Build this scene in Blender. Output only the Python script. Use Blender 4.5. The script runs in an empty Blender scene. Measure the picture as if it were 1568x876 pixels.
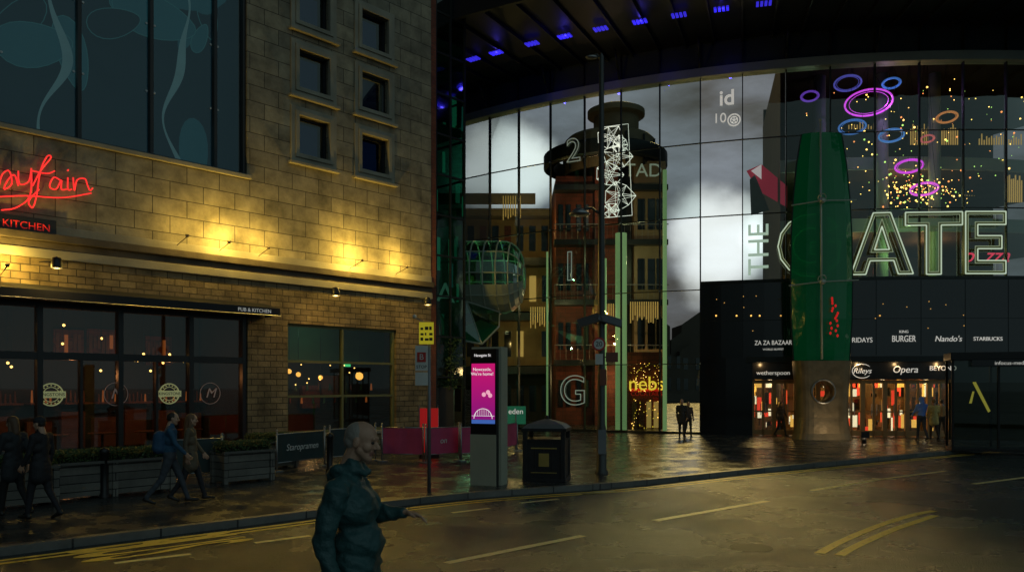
import bpy, bmesh, math, random
from mathutils import Vector, Matrix, noise
random.seed(7)
V=Vector
F=1231.0; CX=784.0; HY=590.0; H=2.2
sc=bpy.context.scene
col=sc.collection
rad=math.radians
# ------------------------------------------------------------------ survey helpers (photo measurement -> metres)
def gnd(x,y,z=0.0):
    Y=F*(H-z)/(y-HY); return V(((x-CX)/F*Y,Y,z))
def at(x,y,Y): return V(((x-CX)/F*Y,Y,H-(y-HY)/F*Y))
# stone building frame
C0=V((-3.21,31.9,0)); D=V((.672,.741,0)).normalized(); NB=V((-D.y,D.x,0))
LBM=Matrix(((D.x,NB.x,0,C0.x),(D.y,NB.y,0,C0.y),(0,0,1,0),(0,0,0,1)))
def LW(x,y,off=0.0):
    c=C0-NB*off; k=(x-CX)/F
    u=(c.x-k*c.y)/(D.x-k*D.y); Y=c.y-u*D.y
    return (-u, H-(y-HY)/F*Y)
# curved glass hall frame
O=V((20,69.3,0)); R=35.0
def GP(t,r,z):
    a=rad(t); return V((O.x+r*math.sin(a),O.y-r*math.cos(a),z))
def GW(x,y,r=R):
    k=(x-CX)/F; a=k*k+1; b=-2*(O.x*k+O.y); c=O.x**2+O.y**2-r*r
    Y=(-b-math.sqrt(max(0,b*b-4*a*c)))/(2*a)
    return (math.degrees(math.atan2(k*Y-O.x,O.y-Y)), H-(y-HY)/F*Y)
# ------------------------------------------------------------------ materials
def nt(name):
    m=bpy.data.materials.new(name); m.use_nodes=True
    n=m.node_tree; n.nodes.clear(); return m,n.nodes,n.links
def M(name,c,rough=.6,metal=0,var=.25,vs=2.5,bump=0.0,bs=40,emit=None,es=0,spec=.5,rv=0,coat=0):
    m,N,L=nt(name)
    o=N.new('ShaderNodeOutputMaterial'); p=N.new('ShaderNodeBsdfPrincipled'); L.new(p.outputs[0],o.inputs[0])
    p.inputs['Roughness'].default_value=rough; p.inputs['Metallic'].default_value=metal
    p.inputs['Specular IOR Level'].default_value=spec
    p.inputs['Coat Weight'].default_value=coat
    tc=N.new('ShaderNodeTexCoord'); nz=N.new('ShaderNodeTexNoise'); nz.inputs['Scale'].default_value=vs; nz.inputs['Detail'].default_value=6
    L.new(tc.outputs['Object'],nz.inputs['Vector'])
    mx=N.new('ShaderNodeMix'); mx.data_type='RGBA'
    mx.inputs[6].default_value=(*[v*(1-var) for v in c],1); mx.inputs[7].default_value=(*[min(1,v*(1+var)) for v in c],1)
    L.new(nz.outputs[0],mx.inputs[0]); L.new(mx.outputs[2],p.inputs['Base Color'])
    if rv:
        mr=N.new('ShaderNodeMapRange'); mr.inputs[1].default_value=.35; mr.inputs[2].default_value=.65
        mr.inputs[3].default_value=max(.02,rough-rv); mr.inputs[4].default_value=rough+rv
        L.new(nz.outputs[0],mr.inputs[0]); L.new(mr.outputs[0],p.inputs['Roughness'])
    if bump:
        n2=N.new('ShaderNodeTexNoise'); n2.inputs['Scale'].default_value=bs; n2.inputs['Detail'].default_value=5
        L.new(tc.outputs['Object'],n2.inputs['Vector'])
        b=N.new('ShaderNodeBump'); b.inputs['Strength'].default_value=bump; b.inputs['Distance'].default_value=.02
        L.new(n2.outputs[0],b.inputs['Height']); L.new(b.outputs[0],p.inputs['Normal'])
    if emit:
        p.inputs['Emission Color'].default_value=(*emit,1); p.inputs['Emission Strength'].default_value=es
    return m
def BR(name,c1,c2,mort,w,h,ms=.01,rough=.75,bump=.5,flat=False,soot=0,wet=0,rot=0):
    m,N,L=nt(name)
    o=N.new('ShaderNodeOutputMaterial'); p=N.new('ShaderNodeBsdfPrincipled'); L.new(p.outputs[0],o.inputs[0])
    tc=N.new('ShaderNodeTexCoord'); vec=tc.outputs['Object']
    if not flat:
        s=N.new('ShaderNodeSeparateXYZ'); cb=N.new('ShaderNodeCombineXYZ'); L.new(vec,s.inputs[0])
        ad=N.new('ShaderNodeMath'); ad.operation='ADD'; L.new(s.outputs[0],ad.inputs[0]); L.new(s.outputs[1],ad.inputs[1])
        L.new(ad.outputs[0],cb.inputs[0]); L.new(s.outputs[2],cb.inputs[1]); vec=cb.outputs[0]
    elif rot:
        mp=N.new('ShaderNodeMapping'); mp.inputs['Rotation'].default_value=(0,0,rot); L.new(vec,mp.inputs[0]); vec=mp.outputs[0]
    b=N.new('ShaderNodeTexBrick'); L.new(vec,b.inputs['Vector'])
    b.inputs['Scale'].default_value=1; b.inputs['Brick Width'].default_value=w; b.inputs['Row Height'].default_value=h
    b.inputs['Mortar Size'].default_value=ms; b.inputs['Mortar Smooth'].default_value=.3; b.inputs['Bias'].default_value=0
    b.inputs['Color1'].default_value=(*c1,1); b.inputs['Color2'].default_value=(*c2,1); b.inputs['Mortar'].default_value=(*mort,1)
    nz=N.new('ShaderNodeTexNoise'); nz.inputs['Scale'].default_value=1.3; nz.inputs['Detail'].default_value=8; nz.inputs['Roughness'].default_value=.65
    L.new(tc.outputs['Object'],nz.inputs['Vector'])
    mr=N.new('ShaderNodeMapRange'); mr.inputs[1].default_value=.3; mr.inputs[2].default_value=.7; mr.inputs[3].default_value=.55-soot*.3; mr.inputs[4].default_value=1.2
    L.new(nz.outputs[0],mr.inputs[0])
    mx=N.new('ShaderNodeVectorMath'); mx.operation='SCALE'; L.new(b.outputs['Color'],mx.inputs[0]); L.new(mr.outputs[0],mx.inputs['Scale'])
    L.new(mx.outputs[0],p.inputs['Base Color'])
    p.inputs['Roughness'].default_value=rough
    if wet:
        m2=N.new('ShaderNodeMapRange'); m2.inputs[1].default_value=.35; m2.inputs[2].default_value=.65; m2.inputs[3].default_value=rough-wet; m2.inputs[4].default_value=rough+wet
        L.new(nz.outputs[0],m2.inputs[0]); L.new(m2.outputs[0],p.inputs['Roughness'])
    n2=N.new('ShaderNodeTexNoise'); n2.inputs['Scale'].default_value=14; n2.inputs['Detail'].default_value=8
    L.new(tc.outputs['Object'],n2.inputs['Vector'])
    mu=N.new('ShaderNodeMath'); mu.operation='MULTIPLY_ADD'; mu.inputs[1].default_value=-1.2; L.new(b.outputs['Fac'],mu.inputs[0]); L.new(n2.outputs[0],mu.inputs[2])
    bu=N.new('ShaderNodeBump'); bu.inputs['Strength'].default_value=bump; bu.inputs['Distance'].default_value=.02
    L.new(mu.outputs[0],bu.inputs['Height']); L.new(bu.outputs[0],p.inputs['Normal'])
    return m
def GL(name,tint,refl=.12,rough=.02,wav=.0):
    m,N,L=nt(name)
    o=N.new('ShaderNodeOutputMaterial'); mx=N.new('ShaderNodeMixShader'); L.new(mx.outputs[0],o.inputs[0])
    t=N.new('ShaderNodeBsdfTransparent'); t.inputs[0].default_value=(*tint,1)
    g=N.new('ShaderNodeBsdfGlossy'); g.inputs['Roughness'].default_value=rough; g.inputs[0].default_value=(.85,.95,.9,1)
    fr=N.new('ShaderNodeLayerWeight'); fr.inputs[0].default_value=.35
    mr=N.new('ShaderNodeMapRange'); mr.inputs[3].default_value=refl; mr.inputs[4].default_value=min(1,refl+.6)
    L.new(fr.outputs['Fresnel'],mr.inputs[0]); L.new(mr.outputs[0],mx.inputs[0]); L.new(t.outputs[0],mx.inputs[1]); L.new(g.outputs[0],mx.inputs[2])
    if wav:
        tc=N.new('ShaderNodeTexCoord'); nz=N.new('ShaderNodeTexNoise'); nz.inputs['Scale'].default_value=.6; L.new(tc.outputs['Object'],nz.inputs['Vector'])
        b=N.new('ShaderNodeBump'); b.inputs['Strength'].default_value=wav; b.inputs['Distance'].default_value=.05; L.new(nz.outputs[0],b.inputs['Height']); L.new(b.outputs[0],g.inputs['Normal'])
    return m
def EM(name,c,s,base=None): return M(name,base or tuple(min(.8,v) for v in c),.5,0,.05,emit=c,es=s)

ashlar=BR('ashlar_stone',(.40,.355,.24),(.28,.255,.185),(.07,.06,.045),1.05,.52,.014,.8,.45,soot=.6)
rubble=BR('rough_stone',(.38,.29,.15),(.24,.18,.10),(.08,.065,.04),.46,.2,.014,.85,1.0,soot=.7)
redbrick=BR('red_brick',(.34,.08,.04),(.24,.06,.03),(.12,.08,.06),.23,.075,.01,.8,.5)
trim=M('stone_trim',(.32,.30,.23),.8,0,.45,1.2,.4,12)
sooty=M('sooty_stone',(.11,.09,.065),.85,0,.7,1.8,.6,10)
blackp=M('black_paint',(.012,.012,.013),.35,0,.3,5)
blackg=M('black_panel',(.006,.008,.010),.08,0,.3,1,spec=.7)
dsteel=M('dark_steel',(.03,.035,.035),.4,.6,.3,4)
iron=M('cast_iron',(.03,.03,.028),.6,0,.4,8,.6,30)
steel=M('steel',(.35,.36,.36),.35,.8,.2,4)
grey=M('grey_metal',(.22,.23,.24),.45,.5,.2,4)
interior=M('dark_interior',(.04,.028,.02),.8,0,.6,.9)
redint=BR('red_brick_interior',(.26,.055,.028),(.16,.035,.02),(.06,.03,.025),.6,.25,.012,.7,.3,soot=.6)
wood=BR('grey_timber',(.21,.20,.17),(.13,.125,.11),(.02,.02,.02),2.2,.16,.01,.8,.5)
leafm=M('hedge_leaves',(.045,.085,.022),.6,0,.6,8)
glass_w=GL('window_glass',(.55,.62,.62),.05)
glass_sq=GL('dark_window_glass',(.12,.18,.25),.08)
glassG=[GL('hall_glass_a',(.70,.82,.77),.07,.01,.15),GL('hall_glass_b',(.58,.70,.66),.10,.015,.2),GL('hall_glass_c',(.78,.86,.82),.06,.01,.15)]
glass_green=GL('green_glass',(.20,.55,.36),.12,.03,.2)
glass_dkgreen=GL('dark_green_glass',(.08,.28,.20),.08,.05,.3)
warmE=EM('warm_bulb',(1,.50,.12),6); 
# ------------------------------------------------------------------ mesh builder
class MB:
    def __init__(s): s.bm=bmesh.new(); s.m=[]
    def mi(s,m):
        if m not in s.m: s.m.append(m)
        return s.m.index(m)
    def quad(s,pts,m,sm=False):
        f=s.bm.faces.new([s.bm.verts.new(p) for p in pts]); f.material_index=s.mi(m); f.smooth=sm; return f
    def box(s,a,b,m,mat=None):
        x0,y0,z0=a; x1,y1,z1=b
        vs=[V((x,y,z)) for z in(z0,z1) for y in(y0,y1) for x in(x0,x1)]
        if mat: vs=[mat@v for v in vs]
        vs=[s.bm.verts.new(v) for v in vs]; i=s.mi(m)
        for q in((0,2,3,1),(4,5,7,6),(0,1,5,4),(2,6,7,3),(0,4,6,2),(1,3,7,5)):
            f=s.bm.faces.new([vs[k] for k in q]); f.material_index=i
    def cyl(s,p,q,r1,r2,m,seg=12,cap=True):
        p=V(p);q=V(q); d=q-p
        if d.length<1e-6: return
        z=d.normalized(); x=z.orthogonal().normalized(); y=z.cross(x); i=s.mi(m)
        A=[];B=[]
        for k in range(seg):
            a=2*math.pi*k/seg; e=x*math.cos(a)+y*math.sin(a)
            A.append(s.bm.verts.new(p+e*r1)); B.append(s.bm.verts.new(q+e*r2))
        for k in range(seg):
            f=s.bm.faces.new([A[k],A[(k+1)%seg],B[(k+1)%seg],B[k]]); f.material_index=i; f.smooth=seg>6
        if cap:
            f=s.bm.faces.new(A[::-1]); f.material_index=i; f=s.bm.faces.new(B); f.material_index=i
    def tube(s,pts,r,m,seg=6,closed=False):
        n=len(pts)
        for k in range(n if closed else n-1): s.cyl(pts[k],pts[(k+1)%n],r,r,m,seg)
    def sph(s,c,r,m,sub=2):
        r=r if hasattr(r,'__len__') else (r,r,r)
        i=s.mi(m)
        res=bmesh.ops.create_icosphere(s.bm,subdivisions=sub,radius=1,matrix=Matrix.Translation(c)@Matrix.Diagonal((*r,1)))
        fs=set(f for v in res['verts'] for f in v.link_faces)
        for f in fs: f.material_index=i; f.smooth=True
    def torus(s,c,R1,r,m,ax=(0,0,1),seg=32,sub=6):
        z=V(ax).normalized(); x=z.orthogonal().normalized(); y=z.cross(x)
        s.tube([V(c)+(x*math.cos(2*math.pi*k/seg)+y*math.sin(2*math.pi*k/seg))*R1 for k in range(seg)],r,m,sub,True)
    def arc(s,r0,r1,z0,z1,t0,t1,m,step=1.5):
        n=max(1,int(round((t1-t0)/step))); i=s.mi(m); prev=None
        for k in range(n+1):
            t=t0+(t1-t0)*k/n
            c=[s.bm.verts.new(GP(t,r,z)) for r,z in((r0,z0),(r1,z0),(r1,z1),(r0,z1))]
            if prev:
                for j in range(4):
                    f=s.bm.faces.new([prev[j],prev[(j+1)%4],c[(j+1)%4],c[j]]); f.material_index=i
            else:
                f=s.bm.faces.new(c); f.material_index=i
            prev=c
        f=s.bm.faces.new(prev[::-1]); f.material_index=i
    def lathe(s,prof,c,m,seg=20,a0=0,a1=2*math.pi,sx=1,sy=1):
        i=s.mi(m); rings=[]
        for r,z in prof:
            rings.append([s.bm.verts.new(V(c)+V((r*sx*math.cos(a0+(a1-a0)*k/seg),r*sy*math.sin(a0+(a1-a0)*k/seg),z))) for k in range(seg+1)])
        for a,b in zip(rings,rings[1:]):
            for k in range(seg):
                f=s.bm.faces.new([a[k],a[k+1],b[k+1],b[k]]); f.material_index=i; f.smooth=True
    def obj(s,name,parent=None,mw=None,bevel=0,recalc=True):
        if recalc: bmesh.ops.recalc_face_normals(s.bm,faces=s.bm.faces)
        me=bpy.data.meshes.new(name); s.bm.to_mesh(me); s.bm.free()
        for m in s.m: me.materials.append(m)
        o=bpy.data.objects.new(name,me); col.objects.link(o)
        if parent: o.parent=parent
        if mw is not None: o.matrix_world=mw
        if bevel:
            b=o.modifiers.new('b','BEVEL'); b.width=bevel; b.segments=2; b.limit_method='ANGLE'
        return o
def empty(name,mw=None):
    o=bpy.data.objects.new(name,None); col.objects.link(o); o.empty_display_size=.3
    if mw is not None: o.matrix_world=mw
    return o
def TR(x,y,z,rz=0): return Matrix.Translation((x,y,z))@Matrix.Rotation(rz,4,'Z')
def text(name,s,size,mat,mw,parent=None,ext=.01,align='CENTER',sx=1,shear=0,off=0):
    c=bpy.data.curves.new(name,'FONT'); c.body=s; c.size=size; c.extrude=ext; c.align_x=align; c.align_y='CENTER'; c.shear=shear; c.offset=off
    c.materials.append(mat)
    o=bpy.data.objects.new(name,c); col.objects.link(o)
    if parent: o.parent=parent
    o.matrix_basis=mw@Matrix.Rotation(math.pi/2,4,'X')@Matrix.Diagonal((sx,1,1,1))
    return o
def light(name,p,e,c,parent=None,r=.06):
    l=bpy.data.lights.new(name,'POINT'); l.energy=e; l.color=c
    l.shadow_soft_size=min(r,.06)
    o=bpy.data.objects.new(name,l); col.objects.link(o)
    if parent: o.parent=parent
    o.location=p
    return o
def offpoly(P,d):
    n=len(P); out=[]
    for i in range(n):
        a,b,c=V(P[i-1]),V(P[i]),V(P[(i+1)%n])
        e1=(b-a).normalized(); e2=(c-b).normalized()
        n1=V((-e1.y,e1.x)); n2=V((-e2.y,e2.x)); m=(n1+n2)
        if m.length<1e-4: m=n1
        m.normalize(); out.append(b+m*(d/max(.35,m.dot(n1))))
    return out

# ------------------------------------------------------------------ camera, world, sun
cam=bpy.data.cameras.new('camera'); co=bpy.data.objects.new('camera',cam); col.objects.link(co); sc.camera=co
co.location=(0,0,H); co.rotation_euler=(math.pi/2,0,0); cam.sensor_width=36; cam.lens=36*F/1568; cam.shift_y=(HY-438)/1568; cam.clip_end=2000
sc.view_settings.view_transform='Standard'; sc.view_settings.look='None'; sc.view_settings.exposure=0
w=bpy.data.worlds.new('World'); sc.world=w; w.use_nodes=True
N=w.node_tree.nodes; L=w.node_tree.links; N.clear()
wo=N.new('ShaderNodeOutputWorld'); bg=N.new('ShaderNodeBackground'); bg.inputs[1].default_value=.0014
sk=N.new('ShaderNodeTexSky'); sk.sky_type='NISHITA'; sk.sun_disc=False; sk.sun_elevation=rad(26); sk.sun_rotation=rad(12); sk.air_density=1.5; sk.dust_density=3
L.new(sk.outputs[0],bg.inputs[0])
tc=N.new('ShaderNodeTexCoord')
nz=N.new('ShaderNodeTexNoise'); nz.inputs['Scale'].default_value=7; nz.inputs['Detail'].default_value=6; L.new(tc.outputs['Generated'],nz.inputs['Vector'])
vs=N.new('ShaderNodeVectorMath'); vs.operation='MULTIPLY_ADD'; vs.inputs[1].default_value=(.10,.10,.10)
L.new(nz.outputs['Color'],vs.inputs[0]); L.new(tc.outputs['Generated'],vs.inputs[2])
sb=N.new('ShaderNodeVectorMath'); sb.operation='SUBTRACT'; sb.inputs[1].default_value=(.05,.05,.05); L.new(vs.outputs[0],sb.inputs[0])
nm=N.new('ShaderNodeVectorMath'); nm.operation='NORMALIZE'; L.new(sb.outputs[0],nm.inputs[0])
mpc=N.new('ShaderNodeMapping'); mpc.inputs['Scale'].default_value=(1,1,2.6); L.new(tc.outputs['Generated'],mpc.inputs[0])
n3=N.new('ShaderNodeTexNoise'); n3.inputs['Scale'].default_value=5.2; n3.inputs['Detail'].default_value=7; n3.inputs['Roughness'].default_value=.55; L.new(mpc.outputs[0],n3.inputs['Vector'])
cm=N.new('ShaderNodeMapRange'); cm.inputs[1].default_value=.36; cm.inputs[2].default_value=.66; cm.inputs[3].default_value=.25; cm.inputs[4].default_value=1.4; L.new(n3.outputs[0],cm.inputs[0])
sz=N.new('ShaderNodeSeparateXYZ'); L.new(tc.outputs['Generated'],sz.inputs[0])
zr=N.new('ShaderNodeMapRange'); zr.interpolation_type='SMOOTHSTEP'; zr.inputs[1].default_value=-.01; zr.inputs[2].default_value=.2; zr.inputs[3].default_value=.30; zr.inputs[4].default_value=1; L.new(sz.outputs[2],zr.inputs[0])
cz=N.new('ShaderNodeMath'); cz.operation='MULTIPLY'; L.new(cm.outputs[0],cz.inputs[0]); L.new(zr.outputs[0],cz.inputs[1])
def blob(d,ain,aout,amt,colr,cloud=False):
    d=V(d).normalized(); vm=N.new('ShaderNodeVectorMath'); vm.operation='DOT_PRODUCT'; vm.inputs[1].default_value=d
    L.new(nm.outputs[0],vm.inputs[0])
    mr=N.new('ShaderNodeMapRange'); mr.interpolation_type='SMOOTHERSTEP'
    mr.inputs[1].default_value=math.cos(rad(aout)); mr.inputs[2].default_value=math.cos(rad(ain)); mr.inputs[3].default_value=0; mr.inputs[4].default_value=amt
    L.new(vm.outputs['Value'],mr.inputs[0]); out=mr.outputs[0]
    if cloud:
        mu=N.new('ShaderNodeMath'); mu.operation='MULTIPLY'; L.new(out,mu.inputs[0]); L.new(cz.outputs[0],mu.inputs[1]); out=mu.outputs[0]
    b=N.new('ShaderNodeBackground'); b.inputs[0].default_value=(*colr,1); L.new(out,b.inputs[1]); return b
def pd(px,py): return ((px-CX)/F,1,(HY-py)/F)
bl=[blob(pd(1000,330),4,34,.25,(.72,.78,1.0),True),blob(pd(772,258),0,4.4,1.1,(1,.98,.98)),blob(pd(1112,372),0,4.4,1.0,(1,.98,1)),blob(pd(1188,360),0,2.6,.4,(1,.98,1)),  # sky patches stand in for bright reflections in the hall glass
    blob((.60,-.72,.36),10,75,.20,(.66,.95,1.0))]  # broad glow added behind the camera as fill light
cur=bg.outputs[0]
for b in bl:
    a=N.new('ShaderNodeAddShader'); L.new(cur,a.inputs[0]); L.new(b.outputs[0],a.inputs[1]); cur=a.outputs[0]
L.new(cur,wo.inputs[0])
s=bpy.data.lights.new('sun','SUN'); s.energy=.7; s.angle=rad(6); s.color=(1,.66,.22)
so=bpy.data.objects.new('sun',s); col.objects.link(so)
sd=V((math.sin(rad(12))*math.cos(rad(26)),math.cos(rad(12))*math.cos(rad(26)),math.sin(rad(26))))
so.rotation_euler=sd.to_track_quat('Z','Y').to_euler()

# ------------------------------------------------------------------ ground, road, pavement
def asphalt():
    m,N,L=nt('wet_asphalt'); o=N.new('ShaderNodeOutputMaterial'); p=N.new('ShaderNodeBsdfPrincipled'); L.new(p.outputs[0],o.inputs[0])
    tc=N.new('ShaderNodeTexCoord')
    a=N.new('ShaderNodeTexNoise'); a.inputs['Scale'].default_value=.45; a.inputs['Detail'].default_value=8; a.inputs['Roughness'].default_value=.6; L.new(tc.outputs['Object'],a.inputs['Vector'])
    mp=N.new('ShaderNodeMapRange'); mp.inputs[1].default_value=.35; mp.inputs[2].default_value=.65; mp.inputs[3].default_value=.12; mp.inputs[4].default_value=.40
    L.new(a.outputs[0],mp.inputs[0]); L.new(mp.outputs[0],p.inputs['Roughness'])
    b=N.new('ShaderNodeTexNoise'); b.inputs['Scale'].default_value=26; b.inputs['Detail'].default_value=10; b.inputs['Roughness'].default_value=.85; L.new(tc.outputs['Object'],b.inputs['Vector'])
    r=N.new('ShaderNodeValToRGB'); r.color_ramp.elements[0].position=.36; r.color_ramp.elements[0].color=(.006,.010,.012,1); r.color_ramp.elements[1].position=.72; r.color_ramp.elements[1].color=(.07,.085,.082,1)
    L.new(b.outputs[0],r.inputs[0])
    sc_=N.new('ShaderNodeVectorMath'); sc_.operation='SCALE'; m3=N.new('ShaderNodeMapRange'); m3.inputs[1].default_value=.3; m3.inputs[2].default_value=.7; m3.inputs[3].default_value=.45; m3.inputs[4].default_value=1.25
    L.new(a.outputs[0],m3.inputs[0]); L.new(r.outputs[0],sc_.inputs[0]); L.new(m3.outputs[0],sc_.inputs['Scale']); L.new(sc_.outputs[0],p.inputs['Base Color'])
    v=N.new('ShaderNodeTexVoronoi'); v.inputs['Scale'].default_value=40; L.new(tc.outputs['Object'],v.inputs['Vector'])
    ad=N.new('ShaderNodeMath'); ad.operation='ADD'; L.new(b.outputs[0],ad.inputs[0]); L.new(v.outputs[0],ad.inputs[1])
    bu=N.new('ShaderNodeBump'); bu.inputs['Strength'].default_value=.8; bu.inputs['Distance'].default_value=.012; L.new(ad.outputs[0],bu.inputs['Height']); L.new(bu.outputs[0],p.inputs['Normal'])
    return m
asph=asphalt()
RZ=-.12
g=MB(); g.quad([(-500,-300,RZ),(500,-300,RZ),(500,900,RZ),(-500,900,RZ)],asph); g.obj('road')
kp=[(-40,-20),(-24,-5.0)]+[tuple(gnd(x,y)[:2]) for x,y in((0,838),(350,797),(690,757),(950,738),(1150,718),(1300,704),(1440,691),(1568,681))]
e=V(kp[-1])-V(kp[-2]); e.normalize(); kp+=[tuple(V(kp[-1])+e*12+V((1,-.5))),tuple(V(kp[-1])+e*60+V((10,-8)))]
def cr(P,n=6):
    out=[]; P=[V(p) for p in P]
    for i in range(len(P)-1):
        p0=P[max(0,i-1)];p1=P[i];p2=P[i+1];p3=P[min(len(P)-1,i+2)]
        for k in range(n):
            t=k/n; out.append(.5*((2*p1)+(p2-p0)*t+(2*p0-5*p1+4*p2-p3)*t*t+(3*p1-p0-3*p2+p3)*t**3))
    out.append(P[-1]); return out
ks=cr(kp)
def off2(P,d):
    o=[]
    for i in range(len(P)):
        t=(P[min(i+1,len(P)-1)]-P[max(i-1,0)]).normalized(); o.append(P[i]+V((-t.y,t.x))*d)
    return o
slab=BR('paving_slabs',(.07,.07,.066),(.038,.040,.040),(.010,.010,.010),.6,.4,.012,.24,.45,flat=True,wet=.14,rot=rad(-47))
kerbm=BR('kerb_stone',(.20,.195,.175),(.15,.148,.135),(.02,.02,.02),.9,9,.012,.45,.4,flat=True)
inner=off2(ks,.16)
g=MB()
f=g.quad([(p.x,p.y,0) for p in inner]+[(300,250,0),(-300,250,0),(-300,-20,0)],slab); bmesh.ops.triangulate(g.bm,faces=[f])
g.obj('pavement')
g=MB()
for i in range(len(ks)-1):
    a,b=ks[i],ks[i+1]; c,d=inner[i+1],inner[i]
    g.quad([(a.x,a.y,.003),(b.x,b.y,.003),(c.x,c.y,.003),(d.x,d.y,.003)],kerbm)
    g.quad([(a.x,a.y,RZ-.02),(b.x,b.y,RZ-.02),(b.x,b.y,.003),(a.x,a.y,.003)],kerbm)
g.obj('kerb')
def worn(name,c,th=.42):
    m,N,L=nt(name); o=N.new('ShaderNodeOutputMaterial'); p=N.new('ShaderNodeBsdfPrincipled'); L.new(p.outputs[0],o.inputs[0])
    tc=N.new('ShaderNodeTexCoord'); a=N.new('ShaderNodeTexNoise'); a.inputs['Scale'].default_value=9; a.inputs['Detail'].default_value=10; a.inputs['Roughness'].default_value=.75; L.new(tc.outputs['Object'],a.inputs['Vector'])
    r=N.new('ShaderNodeValToRGB'); r.color_ramp.elements[0].position=th-.06; r.color_ramp.elements[0].color=(.08,.07,.04,1); r.color_ramp.elements[1].position=th+.06; r.color_ramp.elements[1].color=(*c,1)
    L.new(a.outputs[0],r.inputs[0]); L.new(r.outputs[0],p.inputs['Base Color']); p.inputs['Roughness'].default_value=.5; return m
yel=worn('yellow_road_paint',(.97,.68,.09),.38); whi=worn('white_road_paint',(.95,.82,.38),.34)
def strip(g,pts,w,m,z=RZ+.004):
    P=[V(p[:2]) for p in pts]; a=off2(P,w/2); b=off2(P,-w/2)
    for i in range(len(P)-1): g.quad([(b[i].x,b[i].y,z),(b[i+1].x,b[i+1].y,z),(a[i+1].x,a[i+1].y,z),(a[i].x,a[i].y,z)],m)
g=MB()
strip(g,off2(ks,-.32),.1,yel); strip(g,off2(ks,-.54),.1,yel)
G=lambda x,y: gnd(x,y,RZ)
for a,b,w_ in [((1003,797),(1175,767),.16),((683,862),(893,820),.14),((1243,751),(1345,734),.15),((1345,734),(1448,721),.13),((1335,732),(1372,734),.12),((390,831),(475,820),.12),((175,862),(292,848),.12),((692,785),(750,778),.12),((797,770),(855,764),.12),((893,757),(940,751),.12),((1490,741),(1600,727),.15)]:
    strip(g,[G(*a),G(*b)],w_,whi)
for P in ([(1255,847),(1290,828),(1350,803),(1400,788),(1430,782)],[(1285,850),(1315,834),(1365,812),(1405,798),(1432,789)]):
    strip(g,cr([tuple(G(*p)[:2]) for p in P]),.14,yel)
g.obj('road_marking')
c=bpy.data.curves.new('bus_lettering','FONT'); c.body='BUS'; c.size=1.0; c.align_x='CENTER'; c.align_y='CENTER'; c.offset=.01; c.materials.append(yel)
o=bpy.data.objects.new('road_lettering',c); col.objects.link(o); p=G(235,837); o.location=(p.x,p.y,RZ+.006)
o.rotation_euler=(0,0,rad(43-90)); o.scale=(.62,3.3,1)
for px,py in((1150,838),(560,800)):
    g=MB(); p=G(px,py); g.cyl((p.x,p.y,RZ-.01),(p.x,p.y,RZ+.003),.30,.30,iron,28); g.obj('manhole_cover')
nearz=.08
g=MB(); g.box((-40,-12,RZ-.05),(40,6.6,nearz),slab); g.obj('near_pavement',bevel=.02)

# ------------------------------------------------------------------ stone building
SB=empty('stone_building',LBM)
def wall(g,x0,x1,z0,z1,holes,m,y=0,depth=.35,rm=None):
    xs=sorted({x0,x1}|{h[i] for h in holes for i in(0,1) if x0<h[i]<x1}); zs=sorted({z0,z1}|{h[i] for h in holes for i in(2,3) if z0<h[i]<z1})
    for i in range(len(xs)-1):
        for j in range(len(zs)-1):
            cx=(xs[i]+xs[i+1])/2; cz=(zs[j]+zs[j+1])/2
            if any(h[0]<cx<h[1] and h[2]<cz<h[3] for h in holes): continue
            g.quad([(xs[i],y,zs[j]),(xs[i+1],y,zs[j]),(xs[i+1],y,zs[j+1]),(xs[i],y,zs[j+1])],m)
    for h in holes:
        a,b,c,d=max(h[0],x0),min(h[1],x1),max(h[2],z0),min(h[3],z1); r=rm or m
        g.quad([(a,y,c),(a,y+depth,c),(a,y+depth,d),(a,y,d)],r); g.quad([(b,y,c),(b,y,d),(b,y+depth,d),(b,y+depth,c)],r)
        g.quad([(a,y,c),(b,y,c),(b,y+depth,c),(a,y+depth,c)],r); g.quad([(a,y,d),(a,y+depth,d),(b,y+depth,d),(b,y,d)],r)
X0=-34
sq=[(-5.46,z) for z in(10.74,13.0,15.26)]+[(-2.83,z) for z in(10.74,13.0,15.26)]
hs=[(x-.62,x+.62,z-.65,z+.65) for x,z in sq]; BW=(-40,-7.97,9.0,17)
g=MB()
wall(g,X0,0,6.25,19,hs+[BW],ashlar)
g.obj('upper_wall',SB)
LWIN=(-6.48,-1.77,.55,4.3); SHOP=(-31,-7.95,.02,4.45)
g=MB(); wall(g,X0,0,0,5.6,[LWIN,SHOP],rubble); g.obj('ground_floor_wall',SB)
g=MB()
g.box((X0,-.10,5.6),(0,.1,5.85),trim); g.box((X0,-.06,5.852),(0,.1,6.05),sooty); g.box((X0,-.2,6.052),(.0,.1,6.26),sooty); g.box((X0,-.05,6.262),(0,-.003,6.5),trim)
g.box((-1.75,-.07,0),(0,-.003,.5),sooty); g.box((-7.93,-.07,0),(-6.5,-.003,.5),sooty)
g.box((-6.6,-.12,.42),(-1.65,.1,.545),trim)
g.box((-40,-.1,8.86),(-7.85,.1,8.995),trim)
g.obj('cornice',SB,bevel=.02)
g=MB()
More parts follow.
